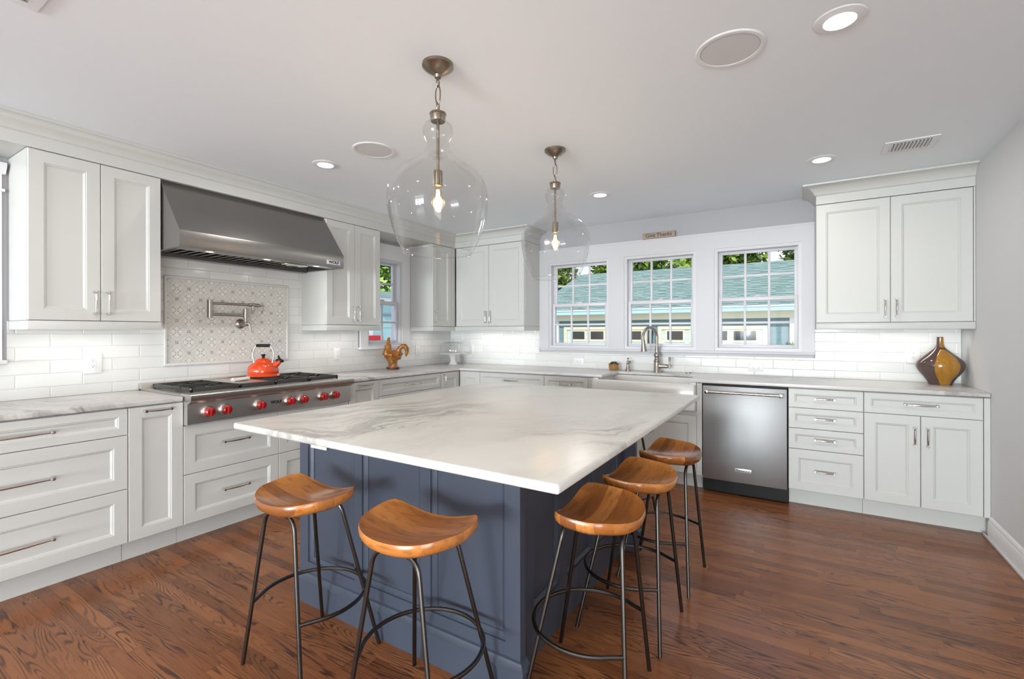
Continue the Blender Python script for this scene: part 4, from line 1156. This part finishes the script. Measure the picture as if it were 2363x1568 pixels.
def remesh(o, vox, sm=4):
    md = o.modifiers.new('r', 'REMESH'); md.mode = 'VOXEL'; md.voxel_size = vox; md.use_smooth_shade = True
    ms = o.modifiers.new('s', 'SMOOTH'); ms.iterations = sm; ms.factor = .5
    bpy.context.view_layer.update()
    me = bpy.data.meshes.new_from_object(o.evaluated_get(bpy.context.evaluated_depsgraph_get()))
    o.modifiers.clear(); o.data = me
rb = MB()
rb.lathe([(0, 0), (.066, 0), (.070, .008), (.070, .018), (.060, .028), (.045, .034), (0, .036)], 28, sy=.75)
rb.tube([(0, 0, .02), (0, 0, .055), (-.005, 0, .09), (-.010, 0, .12)], [.050, .047, .055, .060], 18)
rb.tube([(-.090, 0, .150), (-.075, 0, .148), (-.045, 0, .148), (0, 0, .143), (.04, 0, .150), (.075, 0, .145), (.09, 0, .142)], [.020, .045, .062, .062, .050, .034, .015], 18)
rb.tube([(-.06, 0, .15), (-.058, 0, .19), (-.050, 0, .225), (-.047, 0, .255), (-.046, 0, .272)], [.056, .044, .034, .030, .018], 16)
rb.tube([(-.05, 0, .25), (-.075, 0, .248), (-.092, 0, .240)], [.020, .012, .003], 10)
rb.ball((-.070, 0, .226), .014); rb.ball((-.064, 0, .216), .012)
rb.tube([(-.050, 0, .262), (-.052, 0, .285), (-.046, 0, .312), (-.036, 0, .338)], [.017, .022, .017, .008], 12)
rb.ball((-.060, 0, .292), .012); rb.ball((-.050, 0, .32), .013)
rb.tube([(.04, 0, .155), (.055, 0, .190), (.072, 0, .222), (.098, 0, .245), (.125, 0, .243), (.143, 0, .218), (.146, 0, .18), (.140, 0, .15), (.136, 0, .130)], [.030, .028, .026, .026, .027, .025, .021, .014, .003], 14)
rb.tube([(.06, 0, .16), (.085, 0, .165), (.10, 0, .15)], [.026, .022, .006], 12)
rb.tube([(.03, 0, .12), (.065, 0, .118), (.085, 0, .108)], [.03, .022, .006], 12)
for s in (-1, 1):
    rb.tube([(-.04, s * .05, .155), (0, s * .055, .145), (.045, s * .045, .14)], [.018, .028, .010], 12)
    rb.tube([(-.02, s * .035, .10), (.0, s * .04, .07), (-.02, s * .042, .045)], [.022, .018, .012], 10)
ro = rb.build('rooster_figurine', M['rooster'])
remesh(ro, .0035, 3)
ro.location = (.150, -1.150, CT1 + .0005); ro.rotation_euler = (0, 0, math.atan2(.526, .851) + .10); ro.scale = (1, .95, 1)
tag(ro, 'amber brown glazed ceramic rooster on the counter below the small window', 'figurine')

# ================================================================ OUTSIDE
GZ = -.55
struct(MB().box(-14, 16, .3, 30, GZ - .1, GZ).build('ground', M['lawn'], smooth=False))
struct(MB().box(-14, -.3, -9, .3, GZ - .1, GZ).build('ground_side', M['lawn'], smooth=False))
G = thing('garage', 'detached garage with teal shingle roof seen through the windows', 'garage', (1.0, 8.0, GZ))
g0 = GZ
def gx(x): return x - 1.0
def gz(z): return z - g0
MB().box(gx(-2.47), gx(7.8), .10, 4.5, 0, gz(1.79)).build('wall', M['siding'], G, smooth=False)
MB().box(gx(3.595), gx(3.73), .02, .10, 0, gz(1.64)).box(gx(-2.50), gx(-2.39), .02, .10, 0, gz(1.64)).build('corner_board', M['outwhite'], G, smooth=False)
MB().box(gx(-2.6), gx(8.0), -.10, .10, gz(1.64), gz(1.80)).build('frieze_board', M['cream'], G, smooth=False)
MB().box(gx(-2.9), gx(8.0), -.22, .10, gz(1.80), gz(1.83)).build('soffit', M['cream'], G, smooth=False)
MB().box(gx(-3.2), gx(8.0), -.30, -.20, gz(1.805), gz(1.905)).build('gutter', M['gutter'], G, smooth=False)
MB().box(gx(-3.2), gx(8.0), -.325, -.285, gz(1.905), gz(1.94)).build('drip_edge', M['outwhite'], G, smooth=False)
z0r, pit = 1.945, .395
ry0, ry1 = -.30, 3.5
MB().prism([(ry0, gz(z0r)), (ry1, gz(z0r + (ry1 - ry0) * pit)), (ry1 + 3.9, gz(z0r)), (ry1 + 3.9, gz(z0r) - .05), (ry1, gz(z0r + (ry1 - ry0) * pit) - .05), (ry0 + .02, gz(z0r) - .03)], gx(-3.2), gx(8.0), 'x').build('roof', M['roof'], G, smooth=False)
def gdoor(x0, x1, wins):
    d = MB().box(gx(x0), gx(x1), .04, .098, 0, gz(1.38)).build('garage_door', M['mint'], G, smooth=False)
    f = MB()
    f.box(gx(x0) - .10, gx(x0), .0, .098, 0, gz(1.46)); f.box(gx(x1), gx(x1) + .10, .0, .098, 0, gz(1.46)); f.box(gx(x0), gx(x1), .0, .098, gz(1.38), gz(1.46))
    f.build('door_trim', M['cream'], G, smooth=False)
    for a, b in wins:
        w = MB(); 
        for q in ((a - .05, b + .05, 1.33, 1.38), (a - .05, b + .05, 1.04, 1.10), (a - .05, a, 1.10, 1.33), (b, b + .05, 1.10, 1.33)): w.box(gx(q[0]), gx(q[1]), .02, .045, gz(q[2]), gz(q[3]))
        wo_ = w.build('door_window', M['cream'], d, smooth=False)
        MB().box(gx(a), gx(b), .030, .042, gz(1.10), gz(1.33)).build('pane', M['darkglass'], wo_, smooth=False)
gdoor(-2.10, .17, ((-1.95, -1.55), (-1.36, -.97), (-.78, -.38), (-.22, .11)))
gdoor(.66, 3.04, ((.80, 1.20), (1.40, 1.78), (1.93, 2.26), (2.40, 2.90)))
ln = thing('wall_lantern', 'black outdoor lantern between the two garage doors', 'lantern', (.40, 8.02, .98))
MB().box(-.05, .05, -.16, -.06, 0, .02).box(-.05, .05, -.16, -.06, .30, .33).prism([(-.06, .33), (.06, .33), (0, .42)], -.17, -.05, 'y').box(-.05, -.04, -.16, -.15, .02, .3).box(.04, .05, -.16, -.15, .02, .3).box(-.02, .02, -.06, .0795, .26, .29).build('lantern_frame', M['black'], ln, smooth=False)
MB().box(-.038, .038, -.15, -.07, .02, .3).build('lantern_glass', M['darkglass'], ln, smooth=False)

Hn = thing('neighbour_house', 'pale teal clapboard house outside the small left window', 'house', (-4.2, 4.0, GZ))
MB().box(-3.0, .20, -1.69, 2.2, 0, 1.99 - GZ).build('wall', M['siding2'], Hn, smooth=False)
MB().box(-3.1, .32, -1.75, 2.3, 1.99 - GZ, 2.07 - GZ).build('fascia', M['outwhite'], Hn, smooth=False)
MB().box(.20, .24, -1.45, -1.0, 1.685 - GZ, 1.72 - GZ).build('window_ledge', M['siding'], Hn, smooth=False)
MB().prism([(-3.2, 2.07 - GZ), (.35, 2.07 - GZ), (-1.4, 2.4 - GZ)], -1.75, 2.3, 'y').build('roof', M['roof'], Hn, smooth=False)
MB().box(-.5, .2, -3.6, -1.70, 0, 1.36 - GZ).build('white_wall', M['outwhite'], Hn, smooth=False)
tag(MB().box(-3.97, -3.93, .8, 2.52, 1.138, 1.242, .004).build('red_board', M['redpaint']), 'red horizontal board in front of the neighbouring wall outside the small left window', 'board')

def tree(label, loc, blobs, nleaf, ls, mat, seed, trunk):
    rnd = random.Random(seed)
    t = thing('tree', label, 'tree', loc, 0, None)
    mb = MB(); bm = mb.bm
    tot = sum(b[3] ** 2 for b in blobs)
    for bx, by, bz, br in blobs:
        for _ in range(int(nleaf * br * br / tot)):
            d = Vector((rnd.gauss(0, 1), rnd.gauss(0, 1), rnd.gauss(0, 1))).normalized()
            c = Vector((bx, by, bz)) + d * br * (rnd.random() ** .25) * Vector((1, 1, .85)).length / 1.65
            u = Vector((rnd.gauss(0, 1), rnd.gauss(0, 1), rnd.gauss(0, .6))).normalized(); w = u.cross(d + Vector((.01, .02, .3))).normalized()
            l = ls * (.6 + rnd.random() * .8); q = l * .5
            vs = [bm.verts.new(c + p) for p in (u * l, w * q, -u * l, -w * q)]
            bm.faces.new(vs)
    mb.build('foliage', M[mat], t, smooth=False)
    MB().tube([(0, 0, 0), (.05, 0, trunk * .5), (0, .05, trunk)], [.28, .22, .12], 10).build('trunk', M['bark'], t)
for i, x in enumerate((-9.0, -4.3, .4, 5.1, 9.8)):
    rr = random.Random(i + 3)
    bl = [(rr.uniform(-1.15, 1.15), rr.uniform(-.8, .8), 3.2 + (k % 5) * .85, rr.uniform(1.15, 1.3)) for k in range(20)]
    tree(['tall tree behind the garage roof, leftmost', 'tall tree behind the garage roof above the left window', 'tall tree behind the garage roof above the middle window', 'tall tree behind the garage roof above the right window', 'tall tree behind the garage roof, rightmost'][i], (x, 19.0 + (i % 2) * .6, GZ), bl, 17000, .15, 'leaf', i, 4.0)
rr = random.Random(50)
tree('bright green tree filling the small left window above the neighbouring house', (-10.2, 8.2, GZ), [(rr.uniform(-.9, .9), rr.uniform(-2.4, 2.4), 3.0 + rr.uniform(-.6, 4.2), rr.uniform(1.2, 1.7)) for _ in range(14)], 16000, .115, 'leaf2', 9, 3.2)
sb = thing('shrub', 'small leafy shrub at the lower right of the right window', 'shrub', (3.72, 3.0, GZ))
mb = MB(); rnd = random.Random(4)
for _ in range(260):
    d = Vector((rnd.gauss(0, 1), rnd.gauss(0, 1), rnd.gauss(0, 1))).normalized(); c = Vector((0, 0, 1.55)) + d * .15 * rnd.random() ** .4
    u = (d + Vector((0, 0, .4))).normalized(); w = u.cross(Vector((rnd.random(), rnd.random(), .2))).normalized(); l = .05
    mb.bm.faces.new([mb.bm.verts.new(c + p) for p in (u * l, w * l * .35, -u * l, -w * l * .35)])
mb.build('leaves', M['leaf2'], sb, smooth=False)
MB().tube([(0, 0, 0), (.02, 0, .8), (0, 0, 1.5)], [.03, .022, .01], 8).build('stem', M['bark'], sb)
